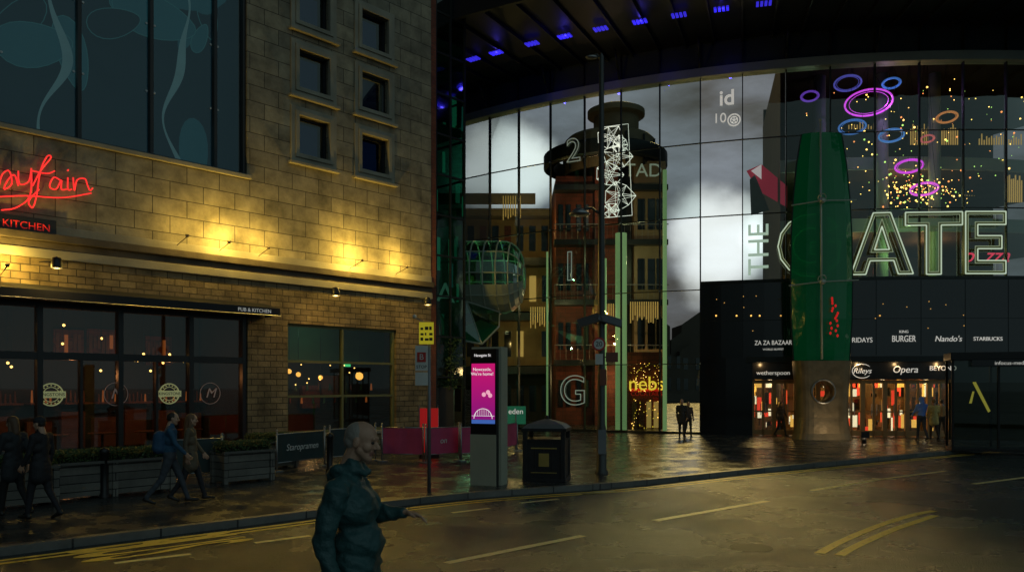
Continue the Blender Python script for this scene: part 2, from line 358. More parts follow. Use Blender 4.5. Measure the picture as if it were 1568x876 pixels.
for x,z in sq:
    a,b=.62,.65
    for y0,e_ in((-.07,.30),(-.12,.14)):
        if e_==.30:
            g.box((x-a-e_,y0,z-b-e_),(x-a-.142,-.003,z+b+e_),trim); g.box((x+a+.142,y0,z-b-e_),(x+a+e_,-.003,z+b+e_),trim)
            g.box((x-a-.142,y0,z+b+.142),(x+a+.142,-.003,z+b+e_),trim); g.box((x-a-.142,y0,z-b-e_),(x+a+.142,-.003,z-b-.142),trim)
        else:
            g.box((x-a-e_,y0,z-b-e_),(x-a,.05,z+b+e_),trim); g.box((x+a,y0,z-b-e_),(x+a+e_,.05,z+b+e_),trim)
            g.box((x-a,y0,z+b),(x+a,.05,z+b+e_),trim); g.box((x-a,y0,z-b-e_),(x+a,.05,z-b),trim)
    g.box((x-a-.38,-.2,z-b-.40),(x+a+.38,-.004,z-b-.304),trim)
g.obj('window_surrounds',SB,bevel=.012)
blindm=M('room_blue_dark',(.03,.06,.12),.7,0,.6,1.5,emit=(.02,.05,.12),es=.25)
g=MB()
for x,z in sq:
    g.quad([(x-.62,.2,z-.65),(x+.62,.2,z-.65),(x+.62,.2,z+.65),(x-.62,.2,z+.65)],glass_sq)
    for a in((x-.62,x-.56),(x+.56,x+.62)): g.box((a[0],.14,z-.65),(a[1],.26,z+.65),blackp)
    for c_ in((z-.65,z-.59),(z+.59,z+.65)): g.box((x-.56,.14,c_[0]),(x+.56,.26,c_[1]),blackp)
    g.box((x-.56,.6,z-.62),(x+.56,.62,z+.6),blindm)
    for k in range(5): g.box((x-.5+k*.22,.45,z-.6),(x-.42+k*.22,.47,z-.1+.25*random.random()),blindm)
g.obj('square_windows',SB)
# big curtain window
teal=M('teal_swirl',(.02,.10,.13),.5,0,.3,1,emit=(.02,.14,.18),es=.20)
teal2=M('teal_outline',(.05,.2,.22),.5,0,.3,1,emit=(.05,.25,.28),es=.16)
pale=M('pale_ribbon',(.22,.38,.40),.5,0,.5,2,emit=(.2,.42,.46),es=.14)
back=M('deep_blue_room',(.006,.03,.045),.8,0,.6,.5,emit=(.004,.03,.05),es=.25)
g=MB()
g.quad([(-34,.2,9),(-7.97,.2,9),(-7.97,.2,17),(-34,.2,17)],glass_w)
for i,x in enumerate([-7.97-.05]+[-9-2*k for k in range(13)]): g.box((x-.05,.08,9.06),(x+.05,.26,16.99),blackp)
g.box((-34,.08,9.003),(-7.98,.26,9.06),blackp)
for k in range(13):
    for z in(10.9,12.9,14.9):
        for dx in(.12,-.12): g.cyl((-9-2*k+dx,.17,z),(-9-2*k+dx,.2,z),.035,.035,steel,8)
g.obj('curtain_window',SB)
g=MB(); g.quad([(-34,1.4,8.6),(-7.5,1.4,8.6),(-7.5,1.4,17.4),(-34,1.4,17.4)],back); g.quad([(-34,.3,8.98),(-7.5,.3,8.98),(-7.5,1.4,8.98),(-34,1.4,8.98)],interior)
g.quad([(-7.5,.3,8.6),(-7.5,1.4,8.6),(-7.5,1.4,17.4),(-7.5,.3,17.4)],interior)
for k,cx in enumerate((-10.0,-13.6,-17.5,-21.5)):
    prev=None
    for j in range(61):
        z=9.02+8*j/60; x=cx+.35*math.sin(z*1.05+k*2)+.12*math.sin(z*2.3+k); wd=.03+.055*(1+math.sin(z*1.7+k))
        cur_=(x-wd,x+wd,z)
        if prev: g.quad([(prev[0],.55,prev[2]),(prev[1],.55,prev[2]),(cur_[1],.55,z),(cur_[0],.55,z)],pale)
        prev=cur_
random.seed(3)
for k in range(44):
    cx=-8.5-random.random()*14; cz=9.3+random.random()*6.5; r=.5+random.random()*.9; a0=random.random()*6; n=22; ra=r*random.uniform(.3,.6)
    c_,s_=math.cos(a0),math.sin(a0); pts=[]
    for j in range(n):
        a=2*math.pi*j/n; px,pz=r*math.cos(a),ra*math.sin(a)*(1+.25*math.cos(a)); pts.append(V((min(-7.6,cx+px*c_-pz*s_),.7+.012*k,max(9.02,cz+px*s_+pz*c_))))
    g.quad(pts,teal if k%2 else back)
    if k%3==0: g.tube([q-V((0,.01,0)) for q in pts],.014,teal2,4,True)
g.obj('window_artwork',SB)
# small brick pier & glass tower
g=MB(); g.box((.0,.02,0),(.28,3,19),redbrick); g.obj('brick_pier',SB)
g=MB(); g.box((X0,6,0),(-.0,6.3,19),interior); g.box((X0,.4,18.7),(0,6,19.05),sooty)
g.box((X0,.36,5.2),(0,5.9,5.5),interior); g.box((-.1,.4,0),(-.003,5.99,18.6),interior)
g.box((-7.4,.36,0),(-7.2,5.9,5.19),interior)
g.obj('rear_wall_and_roof',SB)
GT=empty('glass_tower',LBM)
g=MB(); random.seed(61)
g.quad([(.3,.1,2.6),(1.95,.1,2.6),(1.95,.1,19),(.3,.1,19)],glass_dkgreen)
g.quad([(1.95,.1,2.6),(1.95,7,2.6),(1.95,7,19),(1.95,.1,19)],glass_dkgreen)
g.box((.3,6.9,0),(1.9,7,19),M('tower_rear_glow',(.03,.10,.08),.3,0,.8,.8,emit=(.03,.22,.15),es=.35))  # green glow in the rear material replaces lamps in the tower
for z in [2.5+1.63*k for k in range(11)]: g.box((.3,.06,z),(1.98,.14,z+.07),dsteel); g.box((1.91,.14,z),(1.99,7,z+.07),dsteel)
for x in(.3,1.1,1.9): g.box((x,.05,0),(x+.07,.13,19),dsteel)
for y in(2.4,4.7,7): g.box((1.9,y-.07,0),(1.98,y,19),dsteel)
tf=M('tower_floor',(.12,.22,.19),.7)
for z in(5.6,9.2,12.8,16.2): g.box((.35,.2,z-.3),(1.88,6.8,z),tf)
tpm=[M('tower_glow_panel_%d'%q,c_,.6,0,.5,1.5,emit=c_,es=e_) for q,(c_,e_) in enumerate((((.08,.45,.30),.35),((.04,.22,.16),.4),((.10,.30,.35),.3)))]  # panels glow by themselves, added in place of tower lamps
for k in range(26): x_=random.uniform(.4,1.6); z_=random.uniform(3,14); y_=random.uniform(.6,4); g.box((x_,y_,z_),(x_+random.uniform(.08,.25),y_+.05,z_+random.uniform(.3,1.5)),random.choice(tpm))
g.obj('tower_frame',GT)
# shopfront
g=MB()
g.quad([(-31,.18,.3),(-7.95,.18,.3),(-7.95,.18,4.45),(-31,.18,4.45)],glass_w)
g.box((-31,.0,.02),(-7.96,.25,.3),blackp)
for x in(-8.03,-9.8,-11.9,-14.0,-16.1,-18.2,-20.3,-22.4): g.box((x-.07,.05,.3),(x+.07,.24,4.44),blackp)
for x in(-10.85,-12.95,-15.05): g.box((x-.035,.07,.3),(x+.035,.22,2.9),blackp)
g.box((-31,.06,2.9),(-7.97,.23,3.1),blackp)
g.box((-31,.06,4.3),(-7.97,.23,4.44),blackp)
g.obj('shopfront_frame',SB)
awn=M('awning_canvas',(.02,.022,.025),.7,0,.3,3)
g=MB()
g.quad([(-31,-.02,4.88),(-7.35,-.02,4.88),(-7.35,-.95,4.66),(-31,-.95,4.66)],awn)
g.quad([(-31,-.95,4.66),(-7.35,-.95,4.66),(-7.35,-.95,4.42),(-31,-.95,4.42)],awn)
g.quad([(-7.35,-.02,4.88),(-7.35,-.95,4.66),(-7.35,-.95,4.42),(-7.35,-.02,4.42)],awn)
g.cyl((-31,-.97,4.42),(-7.35,-.97,4.42),.02,.02,steel,8)
g.obj('awning',SB,recalc=False)
wt=EM('white_lettering',(.8,.8,.75),.25)
for s_,x in(('PUB & KITCHEN',-8.25),('TOP',-15.6)): text('awning_text',s_,.16,wt,TR(x,-.96,4.54),SB,.003)
# shop interior
g=MB()
g.quad([(-31,4.2,0),(-7.5,4.2,0),(-7.5,4.2,5.2),(-31,4.2,5.2)],interior)
shelf=M('bar_wood',(.20,.07,.025),.5,0,.5,4)
orange=EM('orange_display',(1,.25,.05),.22,(.3,.08,.02))
random.seed(11)
for k in range(14):
    x=-21+k*.98
    g.box((x,3.9,.2),(x+.7,4.18,1.0+random.random()*.6),shelf); g.box((x,3.6,1.6),(x+.8,4.18,1.66),shelf)
    for j in range(5): g.cyl((x+.1+.13*j,3.8,1.66),(x+.1+.13*j,3.8,1.9+.15*random.random()),.035,.02,orange if random.random()<.25 else shelf,6)
for x,z in((-11.9,3.5),(-10.9,3.55),(-9,3.4),(-16,3.5)):
    g.box((x-.45,4.1,z-.5),(x+.45,4.17,z+.5),redint)
    for q in range(6): g.box((x-.4+.13*q,4.05,z-.4+random.random()*.3),(x-.3+.13*q,4.09,z+.1+random.random()*.3),orange if random.random()<.4 else shelf)
for k in range(9): 
    x=-20+k*1.35; g.cyl((x,1.4,.0),(x,1.4,.75),.04,.04,blackp,8); g.cyl((x,1.4,.75),(x,1.4,.79),.4,.4,shelf,14)
g.box((-31,.3,-.0),(-7.5,4.2,.02),interior)
g.obj('shop_interior',SB)
g=MB(); random.seed(4)
for k in range(30):
    x=-8.6-random.random()*9.5; y=.8+random.random()*2.2; z=2.6+random.random()*1.4
    g.cyl((x,y,z+.05),(x,y,5.1),.006,.006,blackp,4); g.sph((x,y,z),.042,warmE,1)
g.obj('pendant_bulbs',SB)
for x in(-9.5,-12.5,-16): light('pub_light',(x,2.2,2.5),22,(1,.33,.1),SB)
# logos
for x,s_ in((-9.15,'M'),(-10.45,'K'),(-12.0,'M'),(-13.7,'P'),(-15.4,'M')):
    g=MB(); big=s_ in 'KP'; rr=.30 if big else .33
    lm=EM('logo_paint_%s'%('g' if big else 'w'),(.75,.75,.35) if big else (.5,.35,.3),.14 if big else .06)
    g.torus((x,.15,1.95),rr,.022 if big else .010,lm,(0,1,0),28,4)
    if big:
        g.box((x-.36,.13,1.86),(x+.36,.15,2.04),lm); g.torus((x,.15,1.95),.2,.012,lm,(0,1,0),20,4)
        for a in range(16): g.sph((x+.25*math.cos(a*.393),.15,1.95+.25*math.sin(a*.393)),.022,lm,1)
    g.obj('window_logo',SB)
    if not big: text('logo_text',s_,.42,lm,TR(x,.14,1.95),SB,.004,shear=.3)
    else: text('logo_text','KINGSTONS',.12,blackp,TR(x,.125,1.95),SB,.003)
# ground-floor window
olive=M('olive_frame',(.16,.17,.07),.5,0,.2,4)
g=MB(); x0,x1,z0,z1=LWIN
g.quad([(x0,.2,z0),(x1,.2,z0),(x1,.2,z1),(x0,.2,z1)],glass_w)
for a,b in((x0,x0+.09),(-4.19,-4.11),(x1-.09,x1)): g.box((a,.12,z0),(b,.26,z1),olive)
for a,b in((z0,z0+.08),(1.78,1.86),(2.98,3.06),(z1-.09,z1)): g.box((x0+.09,.13,a+.001),(x1-.09,.25,b-.001),olive)
g.obj('ground_floor_window',SB)
g=MB()
g.quad([(-7.2,3.8,0),(-.11,3.8,0),(-.11,3.8,5.2),(-7.2,3.8,5.2)],interior)
grn=M('green_room_wall',(.05,.12,.06),.7,0,.5,.8)
g.box((-7.1,2.8,3.1),(-.12,2.9,5.1),grn)
for x,z,c_ in((-5.4,2.0,shelf),(-3.2,1.8,redint),(-2.3,2.2,shelf),(-6.2,1.6,redint)): g.box((x-.4,3.5,z-.5),(x+.4,3.75,z+.4),c_)
random.seed(31)
for k in range(26): 
    x=-6.9+k*.26; g.cyl((x,3.3,1.5+(k%2)*.5),(x,3.3,1.75+(k%2)*.5+.1*random.random()),.05,.025,random.choice([shelf,grn,orange,redint]),6)
gl=EM('amber_globe',(1,.42,.07),2.2)
for x,y,z in((-2.75,1.0,2.55),(-5.6,1.3,2.7),(-4.9,1.8,2.6),(-3.6,2.3,2.5)):
    g.cyl((x,y,z+.1),(x,y,5.1),.008,.008,blackp,5); g.sph((x,y,z),.15 if x==-2.75 else .09,gl,2)
for k in range(16): g.sph((-6.3+k*.29+random.random()*.15,1.5+random.random(),2.2+random.random()*.8),.025,warmE,1)
grnE=EM('exit_sign',(.1,1,.3),.8)
g.box((-2.2,2.7,2.95),(-1.9,2.74,3.05),grnE)
g.obj('bar_interior',SB)
light('bar_light',(-4.2,2.0,2.2),22,(1,.45,.15),SB); light('bar_light_green',(-4,1.6,4.2),10,(.5,1,.6),SB)
# red neon script + kitchen sign
red=EM('red_neon',(1,.03,.03),1.0); redd=EM('red_sign',(1,.03,.02),.2)
def S(x,y): a,b=LW(x,y,.14); return V((a,-.14,b))
strokes=[[(-60,300),(-45,245),(-30,290),(-15,240),(-5,290),(3,268),(14,262),(18,282),(6,290),(12,276),(22,268),(28,285)],
[(28,262),(30,282),(44,278),(48,258)],[(48,258),(46,300),(25,318),(2,322)],
[(50,285),(62,262),(78,242),(72,240),(62,262),(56,300),(50,318),(44,308),(60,290)],[(50,262),(72,266),(84,262)],
[(92,276),(82,272),(76,286),(86,290),(94,276),(94,290),(102,290)],[(104,272),(104,290),(110,290)],[(103,262),(105,260)],
[(112,272),(114,292),(118,276),(130,274),(134,284),(138,292),(142,288)],[(0,282),(-10,275)],[(-10,302),(40,300),(95,303),(140,296)]]
g=MB()
for st in strokes:
    P=[S(*p) for p in st]; P=cr(P,4) if len(P)>2 else P
    g.tube(P,.019,red,6)
for x_,y_ in((20,290),(90,290),(-30,280)):
    a=S(x_,y_); g.cyl(a,a+V((0,.14,0)),.012,.012,blackp,6)
g.obj('neon_sign',SB)
a,b=LW(32,345,.1)
g=MB(); g.box((a-3.2,-.12,b-.24),(a+.85,-.003,b+.24),blackp); g.obj('kitchen_sign_board',SB,bevel=.01)
text('kitchen_sign_text','PUB KITCHEN',.27,redd,TR(a-.15,-.125,b),SB,.01)
# wall-wash lamps on the cornice
for px,e_,yo in((335,130,.65),(395,70,.65),(535,210,.75),(605,95,.7),(0,130,.6),(270,22,.7)):
    x,z=LW(px,400,0)
    zz=6.72 if px!=0 else 5.35
    gm=MB(); gm.cyl((x,-.05,zz-.3),(x,-yo,zz-.12),.012,.012,sooty,6); gm.cyl((x,-yo,zz-.14),(x,-yo,zz-.06),.04,.06,sooty,10); gm.obj('wash_lamp_fixture',SB)
    light('wash_lamp',(x,-yo,zz+.02),e_,(1,.64,.11),SB)
for px,e_ in((60,30),(480,50),(620,38)): 
    x,z=LW(px,430,0); light('soffit_lamp',(x,-1.3,5.25),e_,(1,.63,.16),SB)
    gm=MB(); gm.cyl((x,-.02,5.5),(x,-1.3,5.42),.02,.02,blackp,6); gm.lathe([(0.001,.2),(.10,.17),(.14,.0),(.14,-.1)],(x,-1.3,5.3),blackp); gm.obj('soffit_lamp_fixture',SB)

# ------------------------------------------------------------------ glass hall
GH=empty('glass_cinema_building')
T0=-40.2; NC=22; rows=[.1,3.17,6.5,9.77,13.1,16.0]
random.seed(5)
TF=T0+7*3
g=MB()
for i in range(NC):
    t0,t1=T0+3*i,T0+3*i+3
    for j in range(5):
        if t0>=TF-.1 and j<2: continue
        dr=[random.uniform(-.006,.006) for _ in range(4)]
        g.quad([GP(t0,R+dr[0],rows[j]),GP(t1,R+dr[1],rows[j]),GP(t1,R+dr[2],rows[j+1]),GP(t0,R+dr[3],rows[j+1])],random.choice(glassG))
g.obj('facade_glass',GH)
g=MB()
for i in range(NC+1):
    t=T0+3*i; z0=0 if t<TF+.1 else 6.7
    M4=Matrix.Translation(GP(t,R,0))@Matrix.Rotation(rad(t),4,'Z')
    g.box((-.022,-.05,z0),(.022,.13,16),dsteel,M4)
    for zz in rows[1:-1]:
        if zz>z0: g.sph(GP(t,R+.07,zz),.05,steel,1)
for zz in rows[1:-1]:
    g.arc(R-.05,R+.03,zz-.02,zz+.02,T0,TF if zz<6.4 else T0+66,dsteel,3)
g.arc(R-.3,R+.06,0,.1,T0,TF,dsteel,3)
g.obj('facade_mullions',GH)
g=MB()
band=M('facade_band',(.30,.36,.35),.4,.3,.2,1)
g.arc(R-.3,R+.28,16.0,16.38,T0-6,T0+66,band,3)
cl=M('clerestory_panel',(.05,.07,.09),.25,.3,.4,.6)
g.arc(R-.35,R-.02,16.38,17.6,T0-6,T0+66,cl,3)
for i in range(-2,NC+1):
    M4=Matrix.Translation(GP(T0+3*i,R,0))@Matrix.Rotation(rad(T0+3*i),4,'Z'); g.box((-.03,-.1,16.38),(.03,.0,17.6),dsteel,M4)
g.obj('clerestory',GH)
g=MB(); sof=M('soffit_metal',(.018,.020,.030),.5,.4,.3,.6)
g.arc(R-1,R+7.5,17.6,18.0,T0-12,T0+70,sof,2)
g.arc(R+7.52,R+7.7,17.2,18.3,T0-12,T0+70,sof,2)
for k in range(38):
    t=T0-8+2*k; g.arc(R+.05,R+7.4,17.42,17.598,t-.06,t+.06,sof,.2)
g.obj('roof_canopy',GH)
blue=EM('blue_led',(.05,.035,1),.6)
g=MB()
for px,py in((672,112),(725,97),(760,85),(815,72),(865,58),(920,45),(980,30),(1040,17),(1105,7),(1170,2)):
    t,_=GW(px,py,38.6)
    for q in range(4): g.arc(38.42,38.78,17.35,17.41,t-.45+.24*q,t-.45+.24*q+.15,blue,.5)
g.obj('blue_canopy_leds',GH)
for px in(760,865,980,1105):
    t,_=GW(px,50,38.6); light('blue_wash',GP(t,38.6,17.25),5,(.10,.07,1),GH)
g=MB()
for t in(-37.2,-31.2,-25.2,-19.2,-13.2,-7.2):
    g.tube([GP(t,R+.1,16.2),GP(t,R+.5,16.8),GP(t,R+.9,17.58)],.05,dsteel,8)
g.obj('canopy_struts',GH)
# dark fascia + entrance
g=MB()
tD0,_=GW(1152,600); tD1,_=GW(1456,600)
g.arc(R-.2,R+.12,3.45,6.72,TF,T0+66,blackg,1.5)
g.arc(R-.2,R+.10,0,3.448,TF,tD0,blackg,1.5); g.arc(R-.2,R+.10,0,3.448,tD1,T0+66,blackg,1.5)
for t in[TF+.02+3*k for k in range(14)]:
    M4=Matrix.Translation(GP(t,R+.12,0))@Matrix.Rotation(rad(t),4,'Z'); g.box((-.012,-.012,3.5),(.012,0,6.7),dsteel,M4)
g.arc(R+.12,R+.135,5.05,5.07,TF,T0+66,dsteel,1.5)
g.arc(R-.2,R+.5,3.2,3.44,tD0-.4,tD1+.4,dsteel,1.5)
g.arc(R-.1,R+.3,2.45,3.195,tD0,tD1,blackp,1.5)
g.arc(R-.2,R+.18,6.722,6.85,TF,T0+66,dsteel,1.5)
random.seed(41)
for k in range(16):
    g.sph(GP(random.uniform(TF+.5,2),R+.15,random.uniform(4.3,6.3)),.022,EM('fascia_pin_light',(1,.5,.12),.7) if k==0 else bpy.data.materials['fascia_pin_light'],1)
g.obj('entrance_fascia',GH)
bronze=M('bronze_door_frame',(.40,.25,.11),.4,.4,.2,3)
g=MB()
nD=9
for k in range(nD+1):
    t=tD0+(tD1-tD0)*k/nD; M4=Matrix.Translation(GP(t,R,0))@Matrix.Rotation(rad(t),4,'Z')
    g.box((-.09,-.08,0),(.09,.08,2.44),bronze,M4)
    if k<nD:
        tm=tD0+(tD1-tD0)*(k+.5)/nD; M5=Matrix.Translation(GP(tm,R,0))@Matrix.Rotation(rad(tm),4,'Z')
        hw=(tD1-tD0)/nD*math.pi/180*R/2-.09
        g.box((-.045,-.04,0),(.045,.04,2.3),bronze,M5); g.box((-hw,-.04,2.28),(hw,.04,2.44),bronze,M5); g.box((-hw,-.04,.02),(hw,.04,.26),bronze,M5)
        g.box((-hw,-.035,1.04),(hw,.035,1.10),bronze,M5)
        g.box((-.12,-.12,.9),(-.09,-.06,1.4),steel,M5); g.box((.09,-.12,.9),(.12,-.06,1.4),steel,M5)
        g.quad([M5@V(p) for p in((-hw,0,.2),(hw,0,.2),(hw,0,2.35),(-hw,0,2.35))],glassG[0])
g.obj('entrance_doors',GH)
# lobby behind doors
g=MB()
lob=M('lobby_wall',(.17,.09,.035),.6,0,.8,2.2)
g.arc(R-5.2,R-5,0,3.4,TF-.3,T0+66,lob,1.5); g.arc(R-5.2,R-.21,3.3,3.42,TF,T0+66,lob,1.5)
g.quad([GP(TF+.3,R-.2,0),GP(TF+.3,R-5,0),GP(TF+.3,R-5,3.4),GP(TF+.3,R-.2,3.4)],lob)
cols=[EM('poster_red',(1,.06,.03),.9),EM('poster_red_b',(1,.10,.04),.7),EM('poster_white',(1,.8,.55),1.1),EM('poster_gold',(1,.5,.1),.9),EM('poster_dark',(.3,.12,.05),.1),interior,blackg,blackg]
random.seed(21); t=tD0-.5
while t<tD1+.5:
    w_=random.uniform(.2,.5)
    for q in range(3):
        z0=random.choice((.1,.3,.7,1.0,1.3,1.7,2.1)); h_=random.uniform(.12,.7); r_=R-random.uniform(1.0,4.8)
        g.arc(r_-.03,r_,z0,min(3.1,z0+h_),t+random.uniform(-.1,.1),t+w_*.9,random.choice(cols),.5)
    t+=w_*.6
for k in range(30): g.sph(GP(tD0+(tD1-tD0)*random.random(),R-1-3.5*random.random(),random.choice((3.15,2.6,2.4))),.05,warmE,1)
g.obj('lobby',GH)
for t in(-15,-9,-5.5,-2.5): light('lobby_lamp',GP(t,R-2,2.9),120,(1,.60,.22),GH)
for t in(-15,-8.5,-6,-3.2): light('entrance_downlight',GP(t,R+.42,3.1),7,(1,.62,.25),GH)
for px in(1097,1128,1150,1163,1195,1345): 
    t,z=GW(px,484); gm=MB(); gm.sph(GP(t,R+.2,z),.04,EM('fascia_lamp',(1,.5,.1),2.0 if px<1165 else .8),1); gm.obj('fascia_lamp',GH)
# fascia lettering
def ftext(s_,px,py,size,m,r=R+.15,sx=1,**k):
    t,z=GW(px,py,r); p=GP(t,r,z); return text('fascia_text',s_,size,m,Matrix.Translation(p)@Matrix.Rotation(rad(t),4,'Z'),GH,.01,sx=sx,**k)
wl=EM('shop_lettering',(.9,.88,.8),.42)
ftext('ZA ZA BAZAAR',1184,525,.28,wl,sx=.8); ftext('WORLD BUFFET',1184,535,.12,wl)
ftext('FRIDAYS',1318,521,.30,wl,sx=.85); ftext('BURGER',1384,519,.38,wl,sx=.7); ftext('KING',1384,508,.16,wl)
ftext("Nando's",1452,519,.34,wl,shear=.2); ftext('STARBUCKS',1513,519,.23,wl)
ftext('wetherspoon',1184,571,.26,wl,r=R+.32); ftext('Rileys',1320,568,.32,wl,r=R+.32,shear=.3); ftext('Opera',1386,566,.40,wl,r=R+.32,shear=.2); ftext('BEYOND',1444,564,.28,wl,r=R+.32)
gm=MB(); 
t,z=GW(1320,568,R+.33); c_=GP(t,R+.33,z); gm.tube([c_+V((.42*math.cos(k*.4),0,.3*math.sin(k*.4))) for k in range(16)],.015,wl,5,True)
gm.obj('oval_logo',GH)
ftext('id',1113,151,.95,wl,r=R+.06,off=.015); ftext('10',1102,182,.6,wl,r=R+.06)
gm=MB(); t,z=GW(1124,184,R+.06); c_=GP(t,R+.06,z); nn=GP(t,1,0)-O
gm.torus(c_,.26,.03,wl,nn,24,5); gm.torus(c_,.15,.02,wl,nn,20,5)
for k in range(5): a=k*1.257+1.57; gm.cyl(c_,c_+V((.15*math.cos(a),0,.15*math.sin(a))),.02,.02,wl,5)
gm.obj('round_logo',GH)
dim=EM('level_number_outline',(.5,.6,.5),.22)
def outl(s_,px,py,size,r=R+.06):
    t,z=GW(px,py,r); o=text('level_number',s_,size,dim,Matrix.Translation(GP(t,r,z))@Matrix.Rotation(rad(t),4,'Z'),GH,0); o.data.fill_mode='NONE'; o.data.bevel_depth=.022; o.data.bevel_resolution=1
outl('1',872,410,2.0); outl('G',877,600,2.0); outl('2',878,232,1.6)
t,z=GW(1163,382,R+.12)
o=ftext('THE',1163,382,1.25,EM('the_lettering',(.62,.85,.68),.42),r=R+.12)
o.matrix_basis=Matrix.Translation(GP(t,R+.12,z))@Matrix.Rotation(rad(t),4,'Z')@Matrix.Rotation(-math.pi/2,4,'Y')@Matrix.Rotation(math.pi/2,4,'X')
# GATE letters
LE={'A':[[(0,0),(.36,1),(.64,1),(1,0),(.76,0),(.69,.22),(.31,.22),(.24,0)],[(.38,.40),(.62,.40),(.5,.78)]],
'T':[[(0,1),(1,1),(1,.79),(.63,.79),(.63,0),(.37,0),(.37,.79),(0,.79)]],
'E':[[(0,0),(0,1),(1,1),(1,.79),(.3,.79),(.3,.61),(.9,.61),(.9,.40),(.3,.40),(.3,.21),(1,.21),(1,0)]]}
Gp=[]
for k in range(13): a=rad(35+ (325-35)*k/12); Gp.append((.5+.5*math.cos(a),.5+.5*math.sin(a)))
Gp+=[(.95,.55),(.5,.55),(.5,.36),(.72,.36),(.72,.26)]
for k in range(11): a=rad(315-(315-40)*k/10); Gp.append((.5+.27*math.cos(a),.5+.28*math.sin(a)))
LE['G']=[Gp]
letE=EM('letter_outline_light',(.72,.88,.66),.55); letE2=EM('letter_inner_line',(.6,.72,.46),.28); face=M('letter_face',(.12,.13,.07),.3,.3,.2,2,emit=(.35,.4,.12),es=.08)
sg=empty('gate_sign'); sg.parent=GH
for ch,xa,xb,ya,yb in(('G',1193,1290,328,424),('A',1305,1396,326,420),('T',1388,1472,325,420),('E',1479,1540,324,419)):
    t,z0=GW((xa+xb)/2,yb,R+.35); _,z1=GW((xa+xb)/2,ya,R+.35); wd=(xb-xa)/F*34.3; hh=z1-z0
    MM=Matrix.Translation(GP(t,R+.35,z0))@Matrix.Rotation(rad(t),4,'Z')
    g=MB()
    for li,lp in enumerate(LE[ch]):
        P=[V(((p[0]-.5)*wd,p[1]*hh)) for p in lp]
        area=sum(P[i-1].x*P[i].y-P[i].x*P[i-1].y for i in range(len(P)))
        if area<0: P=P[::-1]
        inw=.11 if li==0 else -.11
        Q=offpoly(P,inw)
        g.tube([MM@V((p.x,0,p.y)) for p in P],.027,letE,6,True)
        g.tube([MM@V((p.x,0,p.y)) for p in Q],.014,letE2,5,True)
        n=len(P)
        for i in range(n): 
            g.quad([MM@V((P[i].x,0,P[i].y)),MM@V((P[(i+1)%n].x,0,P[(i+1)%n].y)),MM@V((Q[(i+1)%n].x,.01,Q[(i+1)%n].y)),MM@V((Q[i].x,.01,Q[i].y))],face)
            g.quad([MM@V((P[i].x,.0,P[i].y)),MM@V((P[(i+1)%n].x,.0,P[(i+1)%n].y)),MM@V((P[(i+1)%n].x,.22,P[(i+1)%n].y)),MM@V((P[i].x,.22,P[i].y))],face)
    g.obj('letter_'+ch,sg)
pink=EM('pink_neon',(1,.05,.12),.8)
ftext('p  zza',1510,392,.9,pink,r=R-1.5,shear=.4)
# --- interior right: galleries, rings, lights
g=MB()
g.arc(21.8,22,0,18.6,-13.2,26,interior,2); g.arc(22,34.3,17.61,17.8,-13.2,26,interior,2)
g.quad([GP(-13.3,22,0),GP(-13.3,33,0),GP(-13.3,33,17.6),GP(-13.3,22,17.6)],interior)
g.arc(22,33.6,6.5,6.8,-19,26,interior,2)
pal=M('gallery_edge',(.45,.55,.48),.5,0,.2,1)
g.arc(22,30,9.8,10.15,-13.2,26,interior,1.5); g.arc(30.0,30.12,9.7,10.35,-13.2,26,pal,1.5)
g.arc(22,29,13.1,13.4,-13.2,26,interior,1.5); g.arc(29.0,29.12,13.0,13.62,-13.2,26,pal,1.5)
for t in(-9,-3.2,1.8): g.cyl(GP(t,29.5,6.8),GP(t,29.5,17.6),.28,.28,pal,16)
random.seed(77)
for k in range(34):
    t=-12.5+k*.55+random.random()*.2; z=random.choice((6.9,10.2,13.5)); g.arc(23.5,23.6,z,z+random.uniform(.8,2.4),t,t+random.uniform(.15,.4),random.choice([redint,lob,shelf,blackg,grn]),.5)
g.obj('galleries',GH)
gold=EM('gold_slat_light',(1,.6,.15),.35,(.4,.25,.08))
g=MB(); random.seed(8)
def slats(pa,pb,ya,yb,r,n):
    for k in range(n):
        x=pa+(pb-pa)*k/n; t,z1=GW(x,ya,r); _,z0=GW(x,yb,r); z1+=random.uniform(-.25,.1); g.arc(r-.04,r,z0,z1,t-.05,t+.05,gold,.2)
slats(1395,1470,193,222,27,22); slats(1500,1568,208,222,27,18); slats(1540,1568,270,310,29,9); slats(1470,1530,275,300,24,16); slats(1300,1360,188,198,26,14)
g.obj('gold_slat_screens',GH)
g=MB()
am=[EM('amber_string_light',(1,.6,.12),4),EM('green_string_light',(.6,1,.2),1.5),warmE,EM('orange_string_light',(1,.3,.08),2)]
for k in range(420):
    if k<140: x=random.gauss(1400,32); y=random.gauss(295,17)
    elif k<220: x=random.gauss(1400,60); y=random.gauss(200,35)
    elif k<310: x=random.uniform(1225,1568); y=random.uniform(125,300)
    else: x=random.gauss(1420,50); y=random.gauss(285,14)
    if y<118 or y>322 or x<1222: continue
    r=random.uniform(24,33); t,z=GW(x,y,r); 
    if z>17.4: continue
    g.sph(GP(t,r,z),random.choice((.018,.025,.03,.05)),random.choice(am),1)
g.obj('string_lights',GH)
g=MB()
rings=[(1330,158,1.05,(.75,.08,.9)),(1392,255,.6,(.7,.06,.8)),(1415,290,.6,(.8,.1,.8)),(1305,195,.6,(.1,.3,.9)),(1365,208,.55,(.1,.35,.9)),(1298,128,.6,(.15,.15,.7)),(1240,148,.4,(.3,.1,.9)),(1365,128,.4,(.1,.3,.9)),(1420,213,.3,(.8,.2,.2)),(1450,180,.45,(.9,.35,.1))]
